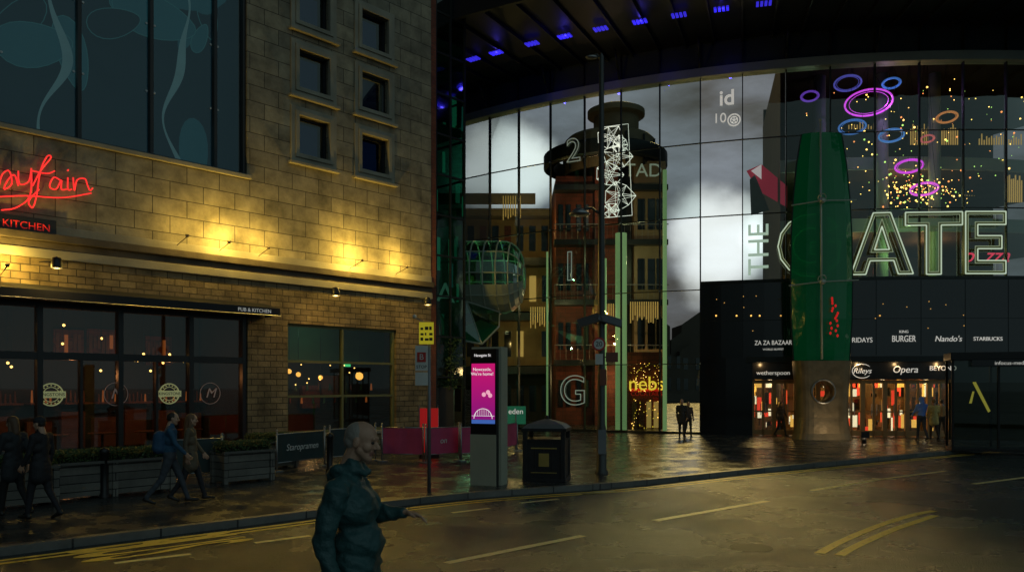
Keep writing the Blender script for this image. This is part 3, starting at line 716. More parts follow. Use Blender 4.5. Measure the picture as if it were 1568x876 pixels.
for i,(x,y,rr,c_) in enumerate(rings):
    r=31; t,z=GW(x,y,r); c=GP(t,r,z); m=EM('ring_lamp_%d'%i,c_,1.0 if i<3 else .4)
    g.torus(c,rr,.045,m,(.1,.28,1),36,6); g.torus(c,rr*.82,.012,m,(.1,.28,1),30,4)
    for a in(0,2.1,4.2): g.cyl(c+V((rr*math.cos(a),rr*math.sin(a),0)),V((c.x,c.y,17.6)),.008,.008,dsteel,4)
g.obj('ring_chandeliers',GH)
for t,r,z,e_,c_ in((-6,28,9,110,(1,.6,.2)),(0,28,12,90,(1,.55,.2)),(-9,28,12,50,(.6,.8,.5)),(4,27,9,100,(1,.5,.2)),(-4,31,15.5,22,(.7,.4,1)),(-2,31,8.3,60,(.6,1,.3))): light('gallery_lamp',GP(t,r,z),e_,c_,GH)
# --- behind the glass, middle: tower standing in for a reflected building
g=MB()
def pos(px,Y): return (px-CX)/F*Y
lcr=M('reflection_cream',(.28,.21,.12),.6,0,.5,1)
g.box((pos(850,46),45,0),(pos(905,46),50,13.9),redint); g.box((pos(906,46),44.2,0),(pos(940,46),50,14.2),redint)
g.box((pos(941,46),45.2,0),(pos(964,46),50,14.2),dsteel)
g.box((pos(965,46),44.5,0),(pos(1012,46),50,14.6),lcr)
for z in(3.3,6.6,9.9,12.9): g.box((pos(846,46),44.0,z),(pos(1013,46),44.9,z+.3),dsteel)
g.lathe([(3.4,14.6),(3.55,14.7),(3.55,15.4),(3.4,15.5),(3.0,15.5),(3.0,14.7)],(pos(928,46),46.5,0),dsteel,40)
g.lathe([(2.6,14.2),(2.6,16.2),(2.4,16.4),(.01,16.5)],(pos(935,46),46.5,0),lcr,32)
g.lathe([(1.3,16.3),(1.3,17.6),(1.65,17.7),(1.65,18.0),(1.2,18.2),(.01,18.25)],(pos(945,46),46.5,0),lcr,32)
for k in range(14):
    a=k*.449; g.box((-.05,-.05,14.4),(.05,.05,16.1),dsteel,TR(pos(935,46)+2.65*math.cos(a),46.5+2.65*math.sin(a),0))
for px in (857,868,884,895): 
    for z in (1,4.2,7.5,10.8): g.box((pos(px,46)-.14,44.93,z),(pos(px,46)+.14,44.98,z+1.5),blackg)
for px in (975,990,1003):
    for z in (1,4.2,7.5,10.8): g.box((pos(px,46)-.2,44.43,z),(pos(px,46)+.2,44.48,z+1.7),blackg)
for z in(3.6,6.9,10.2): 
    g.cyl((pos(846,46),43.95,z+.8),(pos(1013,46),43.95,z+.8),.03,.03,steel,6)
    for k in range(20): x=pos(846,46)+k*.32; g.cyl((x,43.95,z),(x,43.95,z+.8),.012,.012,steel,4)
g.obj('reflection_tower',GH,bevel=.02)
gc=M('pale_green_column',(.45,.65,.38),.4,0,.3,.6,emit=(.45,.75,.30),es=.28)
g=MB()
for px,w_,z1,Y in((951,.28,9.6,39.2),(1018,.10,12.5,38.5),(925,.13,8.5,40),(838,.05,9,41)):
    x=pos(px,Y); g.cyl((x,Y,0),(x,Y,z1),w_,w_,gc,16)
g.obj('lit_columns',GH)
# left block behind the glass, standing in for reflected ochre buildings
gb=M('reflection_ochre',(.30,.20,.08),.7,0,.6,.8)
g=MB(); random.seed(13)
for z,h_,py in((0,2.9,50),(3.4,2.8,50.5),(6.8,2.7,50),(10.1,2.6,51)):
    g.box((-4,py,z),(pos(848,49.9),56,z+h_),gb if z>3 else interior); g.box((-4,py-1.2,z+h_),(pos(850,49),56,z+h_+.45),lcr if z>9 else dsteel)
    for k in range(9): x=-3.6+k*.78; g.box((x,py-.04,z+.6),(x+.42,py-.003,z+2.2),random.choice([gold,blackg,blackg,redint,gb,blackg]))
g.box((-4.5,49,13.3),(pos(820,49),49.4,13.9),lcr)
g.obj('reflection_block',GH)
for p_,e_,c_ in(((0,46,5),90,(1,.6,.2)),((1,46,11),110,(1,.62,.2)),((-1,44,2),50,(.4,1,.5)),((6,42.5,2.6),150,(1,.6,.25)),((3,42,6.5),55,(1,.75,.35)),((6.6,42,9),60,(.9,.85,.4)),((4.5,42,12.4),75,(1,.55,.25)),((1.8,42,4),50,(1,.4,.15)),((0.2,43,8),50,(.4,1,.5))): light('atrium_lamp',p_,e_,c_,GH)
# bar front behind glass
g=MB(); nebE=EM('bar_sign_yellow',(1,.62,.05),1.2)
g.box((pos(962,41),41,0),(pos(1014,41),41.2,3.9),redint); g.box((pos(964,41),40.9,1.9),(pos(1012,41),40.98,2.05),redd)
random.seed(2)
for k in range(130): x=random.uniform(965,1011); y=random.uniform(556,600) if k<80 else random.uniform(610,660); p=at(x,y,40.85); g.sph(p,random.choice((.015,.025)),nebE if random.random()<.6 else warmE,1)
for k in range(4): a=at(968+k*11,655,40.9); b=at(975+k*11,615,40.9); g.box((a.x,40.86,a.z),(b.x,40.92,b.z),random.choice([gold,shelf,lob]))
g.obj('neon_bar_front',GH)
text('bar_sign','nebs',1.0,nebE,Matrix.Translation(at(990,588,40.7)),GH,.02); text('bar_sign_small','COCKTAILS',.3,redd,Matrix.Translation(at(990,603,40.7)),GH,.02)
g=MB()
for pa,pb,ya,yb,Y in((965,1010,462,492,41),(812,840,470,500,44),(770,800,300,335,47),(925,942,465,500,41)):
    n=int((pb-pa)/3.4)
    for k in range(n): p=at(pa+(pb-pa)*k/n,yb,Y); q=at(pa,ya,Y); g.box((p.x,Y,p.z+random.uniform(-.1,.3)),(p.x+.05,Y+.05,q.z),gold)
g.obj('gold_fringe_lamps',GH)
# hanging star-net light sculpture
wire=EM('white_wire_light',(1,.97,.85),.9)
g=MB(); random.seed(9)
cs=[(935,212,22),(945,240,24),(932,268,22),(948,300,24),(935,322,14),(950,222,14)]
Yw=38.9
for cx,cy,rr in cs:
    n=7; ring=[at(cx+rr*random.uniform(.7,1.1)*math.cos(k*6.283/n),cy+rr*random.uniform(.7,1.1)*math.sin(k*6.283/n),Yw+random.uniform(-.3,.3)) for k in range(n)]
    g.tube(ring,.016,wire,4,True)
    for k in range(n): g.cyl(ring[k],ring[(k+3)%n],.010,.010,wire,4); g.cyl(ring[k],at(cx,cy,Yw),.010,.010,wire,4)
g.tube([at(918,196,Yw),at(962,190,Yw),at(968,330,Yw),at(920,334,Yw)],.014,wire,4,True)
g.obj('star_light_sculpture')
text('city_text','TAD',1.0,dim,Matrix.Translation(at(985,262,43)),GH,.01)
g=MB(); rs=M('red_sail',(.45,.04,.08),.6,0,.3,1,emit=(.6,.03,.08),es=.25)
P=[at(1143,262,38.5),at(1166,252,38.5),at(1205,285,38.5),at(1205,318,38.5),at(1160,292,38.5)]
g.quad(P,rs); g.quad([at(1148,275,38.3),at(1156,268,38.3),at(1178,322,38.3),at(1150,330,38.3)],M('grey_sail',(.12,.13,.15),.6))
g.quad([at(1150,262,38.2),at(1166,252,38.2),at(1166,275,38.2)],EM('white_sail',(.9,.7,.75),.5)); g.obj('hanging_sail',GH)

# distant buildings seen through the gap
db=M('distant_stone',(.10,.08,.06),.8,0,.4,.1)
for k,(px,w_,h_,Y) in enumerate(((1025,4,5.2,110),(1048,4,9,120),(1072,6,7.2,118),(1110,14,12,130),(1200,14,12,135),(985,8,11,120),(800,40,10,125))):
    g=MB(); x=pos(px,Y); g.box((x-w_/2,Y,0),(x+w_/2,Y+8,h_),db)
    g.quad([(x-w_/2,Y,h_),(x+w_/2,Y,h_),(x,Y,h_+w_*.35)],db)
    for a in range(3):
        for b_ in range(2): g.box((x-w_/2+.5+a*w_/3.2,Y-.05,1.5+b_*3),(x-w_/2+.5+a*w_/3.2+w_*.12,Y-.003,3.2+b_*3),blackg)
    g.obj('distant_building')

# ------------------------------------------------------------------ footbridge pod
FB=empty('glass_footbridge')
ax0=at(690,425,36.3); ax1=at(770,425,36.0); dd=(ax1-ax0).normalized(); up=V((0,0,1)); sd2=dd.cross(up).normalized(); rr=1.62
g=MB()
prof=[]; n=14
for k in range(n+1):
    f_=k/n
    if f_<.6: prof.append((f_/.6*(ax1-ax0).length,rr))
    else: a=(f_-.6)/.4*math.pi/2; prof.append(((ax1-ax0).length+math.sin(a)*.95,rr*(.35+.65*math.cos(a))))
seg=20; pan=M('pod_panel',(.34,.40,.33),.4,.1,.2,1); rings_=[]
for l,r_ in prof: rings_.append([ax0+dd*l+(sd2*math.cos(a)+up*math.sin(a))*r_ for a in [2*math.pi*j/seg for j in range(seg)]])
for i in range(len(rings_)-1):
    for j in range(seg):
        aj=2*math.pi*(j+.5)/seg; low=math.sin(aj)<-.35
        g.quad([rings_[i][j],rings_[i][(j+1)%seg],rings_[i+1][(j+1)%seg],rings_[i+1][j]],pan if low else glass_green,True)
g.quad(rings_[-1],glass_green)
for i in range(0,len(rings_),2): g.tube(rings_[i],.035,pan,6,True)
for j in(0,2,5,8,10,12,18): g.tube([r_[j] for r_ in rings_],.03,pan,6)
g.box((-2.9,35.4,5.9),(-.2,36.9,6.0),pan)
g.obj('pod_shell',FB)
light('pod_lamp',ax1+V((-.6,0,.9)),30,(.7,1,.6),FB)
g=MB()
a_=[at(672,475,34.5),at(715,462,35),at(765,478,35.5)]; b_=[at(676,515,33.8),at(738,527,34.2),at(764,500,35)]
for i in range(2): g.quad([a_[i],a_[i+1],b_[i+1],b_[i]],glass_green)
c_=at(735,490,37); g.quad([b_[0],b_[1],b_[2],c_],pan)
g.tube(b_,.04,pan,6); g.tube(a_,.04,pan,6)
for i in range(3): g.cyl(a_[i],b_[i],.03,.03,pan,6)
g.obj('green_glass_canopy',FB)
light('canopy_green_lamp',at(725,520,35.6),34,(.35,1,.45),FB)
g=MB(); g.cyl(at(668,470,33.6),at(668,590,33.6),.05,.05,dsteel,8); g.obj('canopy_post',FB)
text('glass_letter','A',1.3,dim,Matrix.Translation(at(682,452,33.2)),FB)

# ------------------------------------------------------------------ bottle shaped sculpture
SC=empty('glass_sail_sculpture'); b0=gnd(1258,672); bx,by=b0.x,b0.y
conc=M('cast_bronze_concrete',(.24,.18,.10),.42,.35,.5,2.2,.4,9,rv=.12)
bm=bmesh.new()
me=bpy.data.meshes.new('plinth')
lv=[(0,1.17,.62),(.25,1.10,.55),(.9,1.03,.50),(2.0,1.05,.50),(3.2,1.17,.55)]
rows_=[]
for z,hw,hd in lv:
    ring=[]
    for k in range(32):
        a=2*math.pi*k/32; cx_=abs(math.cos(a))**.45*math.copysign(1,math.cos(a)); sy_=abs(math.sin(a))**.7*math.copysign(1,math.sin(a)); ring.append(bm.verts.new((cx_*hw,sy_*hd,z)))
    rows_.append(ring)
for a,b in zip(rows_,rows_[1:]):
    for k in range(32): bm.faces.new([a[k],a[(k+1)%32],b[(k+1)%32],b[k]])
bm.faces.new(rows_[0][::-1]); bm.faces.new(rows_[-1]); bmesh.ops.recalc_face_normals(bm,faces=bm.faces)
bm.to_mesh(me); bm.free(); me.materials.append(conc)
pl=bpy.data.objects.new('plinth',me); col.objects.link(pl); pl.location=(bx,by,0)
cu=MB(); cu.cyl((bx-.12,by-2,1.95),(bx-.12,by+2,1.95),.45,.45,conc,40); cut=cu.obj('cut')
bo=pl.modifiers.new('h','BOOLEAN'); bo.object=cut; bo.operation='DIFFERENCE'; bo.solver='EXACT'
dg=bpy.context.evaluated_depsgraph_get(); me2=bpy.data.meshes.new_from_object(pl.evaluated_get(dg)); pl.modifiers.clear(); pl.data=me2; bpy.data.objects.remove(cut); pl.parent=SC
g=MB(); g.torus((bx-.12,by-.52,1.95),.47,.035,steel,(0,1,0),36,6); g.obj('hole_rim',SC)
m,N_,L_=nt('sail_green_glass'); o_=N_.new('ShaderNodeOutputMaterial'); mx_=N_.new('ShaderNodeMixShader'); p_=N_.new('ShaderNodeBsdfPrincipled'); t_=N_.new('ShaderNodeBsdfTransparent')
p_.inputs['Base Color'].default_value=(.008,.14,.055,1); p_.inputs['Roughness'].default_value=.10; p_.inputs['Specular IOR Level'].default_value=.6; t_.inputs[0].default_value=(.10,.50,.22,1); mx_.inputs[0].default_value=.70
p_.inputs['Emission Color'].default_value=(.0,.16,.05,1); p_.inputs['Emission Strength'].default_value=.09  # faint green glow added to brighten the glass; no lamp inside
tc_=N_.new('ShaderNodeTexCoord'); nn_=N_.new('ShaderNodeTexNoise'); nn_.inputs['Scale'].default_value=.9; nn_.inputs['Detail'].default_value=4; L_.new(tc_.outputs['Object'],nn_.inputs['Vector'])
bu_=N_.new('ShaderNodeBump'); bu_.inputs['Strength'].default_value=.35; bu_.inputs['Distance'].default_value=.12; L_.new(nn_.outputs[0],bu_.inputs['Height']); L_.new(bu_.outputs[0],p_.inputs['Normal'])
L_.new(t_.outputs[0],mx_.inputs[1]); L_.new(p_.outputs[0],mx_.inputs[2]); L_.new(mx_.outputs[0],o_.inputs[0]); sg2=m
g=MB()
lv=[(3.22,1.15,.42),(4.9,1.25,.55),(6.6,1.27,.60),(8.3,1.25,.58),(9.9,1.16,.5),(11.3,1.02,.42),(12.5,.82,.30)]
def ringp(z,hw,hd):
    return [V((bx+x*hw,by+y*hd,z)) for x,y in((-1,0),(-.62,-.72),(-.25,-1),(.30,-.95),(.70,-.62),(1,0),(.6,.7),(0,1),(-.6,.7))]
for (z0,w0,d0),(z1,w1,d1) in zip(lv,lv[1:]):
    a=ringp(z0,w0,d0); b=ringp(z1,w1,d1)
    for k in range(9): g.quad([a[k],a[(k+1)%9],b[(k+1)%9],b[k]],sg2)
g.quad(ringp(*lv[-1]),sg2); 
for k in(0,5): g.tube([ringp(*l)[k] for l in lv],.03,dsteel,6)
g.box((bx-.2,by-.1,3.2),(bx+.2,by+.1,12.3),dsteel)
g.obj('glass_sail',SC)
pale_s=M('pale_steel',(.6,.65,.55),.4,.3,.2,3)
g=MB()
g.cyl((bx-.28,by-.76,3.25),(bx-.28,by-.62,12.9),.045,.035,pale_s,10); g.sph((bx-.28,by-.62,12.9),.07,pale_s,1)
for z,w_ in((9.6,1.4),(6.35,1.5)):
    g.tube([V((bx-w_*1.0,by-.45,z-.12)),V((bx-.28,by-.80,z)),V((bx+w_*.9,by-.4,z+.12))],.028,pale_s,6); g.sph((bx-.28,by-.80,z),.13,pale_s,2); g.torus((bx-.28,by-.78,z+.12),.16,.02,pale_s,(0,1,.4),16,5)
g.obj('mast',SC)
light('sculpture_uplight',(bx+.6,by-2.6,.32),34,(1,.76,.45),SC)
gm=MB(); gm.cyl((bx+.6,by-2.6,.01),(bx+.6,by-2.6,.22),.09,.09,blackp,14); gm.box((bx+.45,by-2.74,.22),(bx+.75,by-2.71,.46),blackp); gm.obj('uplight_fixture',SC)
g=MB(); tr=EM('signal_red',(1,.02,.02),.4); random.seed(15)
for k in range(16): g.sph((bx+.1+.3*random.random(),by-.66,4.2+.1*k),(.05,.02,.07),tr,1)
g.obj('red_reflector',SC)

# ------------------------------------------------------------------ street furniture
p=gnd(921,725); 
polem=M('lamp_post_paint',(.07,.075,.07),.4,.3,.3,3)
g=MB(); x,y=p.x,p.y
g.lathe([(.17,0),(.17,.05),(.13,.1),(.12,1.1),(.09,1.25),(.085,5),(.06,10.4),(.001,10.5)],(x,y,0),polem,16)
g.tube([V((x,y,6.45)),V((x-.25,y,6.62)),V((x-.5,y,6.6))],.03,polem,8)
g.lathe([(.001,.16),(.12,.14),(.27,.02),(.24,-.01),(.001,-.01)],(x-.55,y,6.45),steel,20)
g.tube([V((x,y,10.3)),V((x-.12,y,10.45)),V((x-.2,y,10.42))],.025,polem,6); g.sph((x-.25,y,10.38),(.16,.09,.05),steel,2)
for s_ in(-1,1):
    g.box((-.3,-.02,-.16),(.3,.02,.16),steel if s_<0 else grey,Matrix.Translation((x+s_*.25-.05,y-.1,3.82))@Matrix.Rotation(rad(s_*18),4,'Y')@Matrix.Rotation(rad(-50),4,'X'))
    g.cyl((x,y,3.7),(x+s_*.25-.05,y-.08,3.78),.02,.02,polem,6)
sr=M('sign_red',(.60,.03,.02),.4); sw=M('sign_white',(.75,.75,.7),.4); sbr=M('sign_brown',(.22,.07,.04),.5); sy=EM('sign_yellow',(.9,.75,.03),.25,(.8,.65,.04))
g.cyl((x-.08,y-.12,3.22),(x-.08,y-.15,3.22),.17,.17,sr,28); g.cyl((x-.08,y-.151,3.22),(x-.08,y-.156,3.22),.125,.125,sw,28)
g.box((x-.17,y-.15,2.72),(x+.02,y-.12,2.98),sw); g.box((x+.1,y-.1,2.78),(x+.4,y-.07,3.02),sbr); g.cyl((x,y-.08,2.9),(x+.2,y-.08,2.9),.015,.015,polem,6)
g.box((x-.05,y-.14,2.2),(x+.11,y-.11,2.6),sbr); g.box((x-.1,y-.15,.5),(x+.1,y-.135,1.1),grey)
g.obj('street_lamp')
text('speed_limit_text','20',.17,blackp,Matrix.Translation((x-.08,y-.16,3.22)),bpy.data.objects['street_lamp'],.001)
# totem
p=gnd(744,742); A=rad(-22); Mt=TR(p.x,p.y,0,A)
m,N_,L_=nt('totem_screen'); o_=N_.new('ShaderNodeOutputMaterial'); e_=N_.new('ShaderNodeEmission'); tc_=N_.new('ShaderNodeTexCoord'); sp=N_.new('ShaderNodeSeparateXYZ'); L_.new(tc_.outputs['Object'],sp.inputs[0])
mr=N_.new('ShaderNodeMapRange'); mr.inputs[1].default_value=1.2; mr.inputs[2].default_value=2.6; L_.new(sp.outputs[2],mr.inputs[0])
rp=N_.new('ShaderNodeValToRGB'); rp.color_ramp.elements[0].color=(.20,.01,.24,1); rp.color_ramp.elements[1].color=(.70,.012,.20,1); L_.new(mr.outputs[0],rp.inputs[0]); L_.new(rp.outputs[0],e_.inputs[0]); e_.inputs[1].default_value=.75; L_.new(e_.outputs[0],o_.inputs[0]); scr=m
g=MB(); w2=.31
sidem=M('totem_side',(.50,.50,.38),.4,.0,.15,2)
g.box((-w2,-.14,.0),(w2,.0,3.0),blackp,None); g.box((-w2-.04,.002,0),(w2+.06,.36,3.05),sidem)
g.box((-w2,-.16,.0),(w2,-.142,1.12),sidem); g.box((-w2+.03,-.152,1.45),(w2-.03,-.143,2.68),scr)
tw=EM('totem_text',(1,.95,.95),.8)
cl_=EM('totem_cloud',(1,.45,.6),.8)
for cx_,cz_ in((.12,2.05),(.02,2.0),(.17,1.98)): g.cyl((cx_,-.153,cz_),(cx_,-.157,cz_),.05,.05,cl_,14)
arcp=[V((.22*math.cos(a),-.156,1.47+.22*math.sin(a))) for a in [math.pi*k/16 for k in range(17)]]
g.tube(arcp,.008,tw,4); g.tube([V((-.27,-.156,1.53)),V((.27,-.156,1.53))],.006,tw,4)
for k in range(-4,5): g.cyl((k*.045,-.156,1.53),(k*.045,-.156,1.47+math.sqrt(max(0,.22**2-(k*.045)**2))),.004,.004,tw,4)
blt=EM('totem_strip',(.1,.25,.9),.4); g.box((-w2+.03,-.152,1.36),(w2-.03,-.143,1.445),blt)
to=g.obj('information_totem',mw=Mt,bevel=.008)
text('totem_title','Newcastle,\nWe\'re home!',.1,tw,TR(-.02,-.158,2.5),to,.001); text('totem_header','Newgate St',.085,tw,TR(-.02,-.145,2.86),to,.001)
# bin
p=gnd(838,736); Mt=TR(p.x,p.y+.2,0,rad(-12)); binm=M('bin_black',(.03,.03,.032),.38,.2,.4,5)
g=MB()
g.box((-.46,-.42,.04),(.46,.42,.92),binm); g.box((-.5,-.46,0),(.5,.46,.08),binm)
for sx_ in(-1,1):
    for sy_ in(-1,1): g.box((sx_*.44-.05,sy_*.40-.05,.08),(sx_*.44+.05,sy_*.40+.05,1.2),binm)
g.box((-.52,-.48,1.15),(.52,.48,1.22),binm); g.box((-.48,-.44,.92),(.48,.44,.97),binm)
prev=None
for s_,z in((.50,1.22),(.40,1.31),(.2,1.38),(.05,1.42)):
    c=[(-s_,-s_*.92,z),(s_,-s_*.92,z),(s_,s_*.92,z),(-s_,s_*.92,z)]
    if prev:
        for k in range(4): g.quad([prev[k],prev[(k+1)%4],c[(k+1)%4],c[k]],grey)
    prev=c
g.quad(prev,grey); g.sph((0,0,1.45),.06,binm,1)
gdm=M('bin_gold',(.5,.36,.10),.4,.3); g.box((-.12,-.435,.35),(.12,-.421,.65),gdm); g.box((-.3,-.435,.75),(.3,-.421,.78),gdm); g.box((-.3,-.435,.2),(.3,-.421,.22),gdm)
for k in range(5): g.box((-.41+k*.2,-.432,.12),(-.39+k*.2,-.4205,.9),binm)
g.obj('litter_bin',mw=Mt,bevel=.012)
# bus stop pole
p=gnd(657,753); g=MB(); x,y=p.x,p.y
g.cyl((x,y,0),(x,y,3.5),.04,.035,grey,12); g.box((x-.2,y-.06,3.05),(x+.1,y-.03,3.5),sy); g.box((x-.28,y-.05,2.5),(x-.02,y-.03,3.02),sw); g.box((x-.24,y-.06,2.68),(x-.06,y-.051,2.88),sr)
g.box((x-.28,y-.05,2.2),(x-.02,y-.03,2.47),sw)
random.seed(17)
for q in range(9): g.box((x-.17+.09*(q%3),y-.065,3.12+.11*(q//3)),(x-.17+.09*(q%3)+random.uniform(.03,.08),y-.061,3.14+.11*(q//3)+random.uniform(.02,.05)),blackp)
g.sph((x-.3,y,3.62),(.05,.05,.05),sw,1); g.cyl((x-.3,y,3.6),(x,y,3.45),.01,.01,grey,5)
bs=g.obj('bus_stop_sign'); text('bus_stop_letter','B',.17,sw,Matrix.Translation((x-.15,y-.063,2.78)),bs,.001); text('bus_stop_letter_small','STOP',.09,blackp,Matrix.Translation((x-.15,y-.053,2.58)),bs,.001)
# barriers
mar=M('maroon_canvas',(.60,.07,.17),.7,0,.3,2,.2,6)
def barrier(name,a,b,h,m,txt=None):
    a=V(a);b=V(b); d=b-a; ang=math.atan2(d.y,d.x); Lh=d.length; g=MB()
    for x_ in(0,Lh): g.cyl((x_,0,0),(x_,0,h+.08),.025,.025,steel,10); g.cyl((x_,0,0),(x_,0,.03),.18,.16,grey,18); g.sph((x_,0,h+.1),.035,steel,1)
    g.cyl((0,0,h),(Lh,0,h),.015,.015,steel,8); g.cyl((0,0,.22),(Lh,0,.22),.012,.012,steel,8)
    n=10
    for k in range(n):
        x0_=.03+(Lh-.06)*k/n; x1_=.03+(Lh-.06)*(k+1)/n; y0_=.02*math.sin(k*1.3); y1_=.02*math.sin((k+1)*1.3)
        g.quad([(x0_,y0_,.22),(x1_,y1_,.22),(x1_,y1_*.3,h),(x0_,y0_*.3,h)],m,True)
    o=g.obj(name,mw=TR(a.x,a.y,0,ang))
    if txt: text('banner_text',txt,.24,M('banner_paint',(.8,.8,.75),.5),TR(Lh/2,-.035,(h+.22)/2),o,.002,shear=.2)
    return o
barrier('cafe_barrier',gnd(585,706),gnd(648,707),.98,mar); barrier('cafe_barrier',gnd(652,708),gnd(703,704),.98,mar,'on')
barrier('cafe_barrier',gnd(706,706),gnd(762,700),.98,mar); barrier('cafe_barrier',gnd(766,698),gnd(792,690),.95,mar)
gb2=M('dark_green_canvas',(.03,.055,.055),.6,0,.3,2)
barrier('cafe_barrier',gnd(424,722),gnd(497,712),.95,gb2,'Staropramen')
barrier('cafe_barrier',gnd(505,712),gnd(575,704),.98,gb2); barrier('cafe_barrier',gnd(255,742),gnd(340,736),.98,gb2)
p=gnd(657,700); g=MB(); rb=EM('red_banner_cloth',(.8,.02,.02),.2,(.7,.02,.02)); g.box((-.28,-.02,.15),(.28,.02,1.5),rb); g.box((-.3,-.2,0),(.3,.2,.1),blackp); g.cyl((-.3,0,.1),(-.3,0,1.6),.02,.02,grey,6); g.obj('red_banner',mw=TR(p.x,p.y,0,.2),bevel=.005)
p=gnd(790,690); g=MB(); ge=EM('green_sign_face',(.05,.5,.25),.1,(.03,.2,.1)); g.cyl((0,0,0),(0,0,1.4),.04,.04,grey,10); g.cyl((0,0,0),(0,0,.04),.25,.22,grey,18); g.box((-.33,-.03,.9),(.33,.03,1.5),ge); o=g.obj('cafe_sign',mw=TR(p.x,p.y,0,-.1),bevel=.01); text('sign_text','eden',.26,wl,TR(0,-.035,1.32),o,.002)
for px,py in((160,762),(505,722)):
    p=gnd(px,py); g=MB(); g.lathe([(.1,0),(.1,.06),(.075,.1),(.075,.85),(.095,.87),(.095,.93),(.07,.97),(.001,1.0)],(0,0,0),blackp,18); g.obj('bollard',mw=TR(p.x,p.y,0))
def planter(a,L_,seed):
    random.seed(seed); ang=math.atan2(D.y,D.x); g=MB(); w_=.55; h=.68
    g.box((0,0,.06),(L_,w_,h),wood)
    for x_ in(0,L_): 
        for y_ in(0,w_): g.box((x_-.05,y_-.05,0),(x_+.05,y_+.05,h+.03),wood)
    g.box((-.07,-.07,h+.0),(L_+.07,0.0,h+.05),wood); g.box((-.07,w_,h),(L_+.07,w_+.07,h+.05),wood)
    core=M('hedge_core',(.01,.016,.006),.9); g.box((.05,.05,h),(L_-.05,w_-.05,h+.16),core)
    for k in range(2600):
        x_=random.uniform(-.02,L_+.02); y_=random.uniform(-.03,w_+.03); z_=h+.02+random.random()**.7*(.24+.05*noise.noise(V((x_*4,y_*4,seed)))) 
        c=V((x_,y_,z_)); a1=V((random.gauss(0,1),random.gauss(0,1),random.gauss(0,1))).normalized(); a2=a1.orthogonal().normalized(); s_=random.uniform(.012,.026)
        g.quad([c-a1*s_*1.6,c+a2*s_,c+a1*s_*1.6,c-a2*s_],leafm)
    return g.obj('hedge_planter',mw=TR(a[0],a[1],0,ang),recalc=False)
planter(gnd(78,770),1.15,1); planter(gnd(160,762),1.35,2); planter(gnd(345,742),1.15,3); planter(gnd(392,720),1.2,4); planter(gnd(-20,783),1.1,5)
g=MB(); random.seed(6)
for k in range(2500):
    c=at(684,555,33); c=c+V((random.gauss(0,.22),random.gauss(0,.2),random.uniform(-1.1,1.0))); a1=V((random.gauss(0,1),random.gauss(0,1),random.gauss(0,1))).normalized(); a2=a1.orthogonal().normalized(); s_=random.uniform(.02,.045)
    g.quad([c-a1*s_*1.5,c+a2*s_,c+a1*s_*1.5,c-a2*s_],leafm)
p=at(684,555,33); g.cyl((p.x,p.y,p.z-1.2),(p.x,p.y,p.z+1.3),.05,.03,wood,6); g.box((p.x-.3,p.y-.3,0),(p.x+.3,p.y+.3,p.z-1.0),M('plant_pot',(.03,.03,.03),.6)); g.obj('potted_ivy',recalc=False)
# advertising shelter at right
p=gnd(1457,690); KM=TR(p.x,p.y,0,rad(-20)); g=MB()
g.box((0,.0,0),(4.2,1.3,.1),blackp); g.box((-.05,-.2,3.05),(4.3,1.35,3.3),blackp)
for x_ in(0,1.35,2.75,4.1): g.box((x_,0,.1),(x_+.08,.08,3.05),blackp); g.box((x_,1.2,.1),(x_+.08,1.28,3.05),blackp)
gk=GL('shelter_glass',(.30,.36,.32),.05); g.quad([(.08,.04,.1),(4.1,.04,.1),(4.1,.04,3.05),(.08,.04,3.05)],gk)
g.box((.1,1.24,.3),(4.1,1.27,2.3),M('shelter_poster',(.10,.11,.05),.5,0,.7,1.5)); g.box((.55,-.24,2.82),(3.2,-.202,3.04),blackg)
gy=EM('poster_yellow',(.8,.75,.1),.18,(.4,.38,.08)); g.quad([(.62,-.005,2.3),(.72,-.005,2.32),(1.15,-.005,1.35),(1.08,-.005,1.3)],gy); g.quad([(.62,-.006,2.0),(.68,-.006,2.0),(.6,-.006,1.6),(.52,-.006,1.6)],gy)
ko=g.obj('bus_shelter',mw=KM,bevel=.008); text('shelter_text','infocus-media.co.uk',.17,wl,TR(1.9,-.245,2.93),ko,.001)

# ------------------------------------------------------------------ people
def hull(p,q,r1,r2,sub=2):
    bm=bmesh.new(); bmesh.ops.create_icosphere(bm,subdivisions=sub,radius=r1,matrix=Matrix.Translation(p))
    if (V(p)-V(q)).length>1e-5: bmesh.ops.create_icosphere(bm,subdivisions=sub,radius=r2,matrix=Matrix.Translation(q))
    r=bmesh.ops.convex_hull(bm,input=bm.verts)
    bmesh.ops.delete(bm,geom=[v for v in bm.verts if not v.link_faces],context='VERTS')
    bm.verts.index_update(); out=([v.co.copy() for v in bm.verts],[[v.index for v in f.verts] for f in bm.faces]); bm.free(); return out
def ell(c,r):
    bm=bmesh.new(); bmesh.ops.create_icosphere(bm,subdivisions=3,radius=1,matrix=Matrix.Translation(c)@Matrix.Diagonal((*r,1))); bm.verts.index_update()
    out=([v.co.copy() for v in bm.verts],[[v.index for v in f.verts] for f in bm.faces]); bm.free(); return out
def cap(p,r1,q,r2,tag): return ('c',V(p),r1,V(q),r2,tag)
def el(c,r,tag): return ('e',V(c),r,tag)
def dist(pr,x):
    if pr[0]=='c':
        _,a,r1,b,r2,_t=pr; ab=b-a; t=0 if ab.length_squared<1e-9 else max(0,min(1,(x-a).dot(ab)/ab.length_squared)); return (x-(a+ab*t)).length-(r1+(r2-r1)*t)
    _,c,r,_t=pr; d=x-c; return (V((d.x/r[0],d.y/r[1],d.z/r[2])).length-1)*min(r)
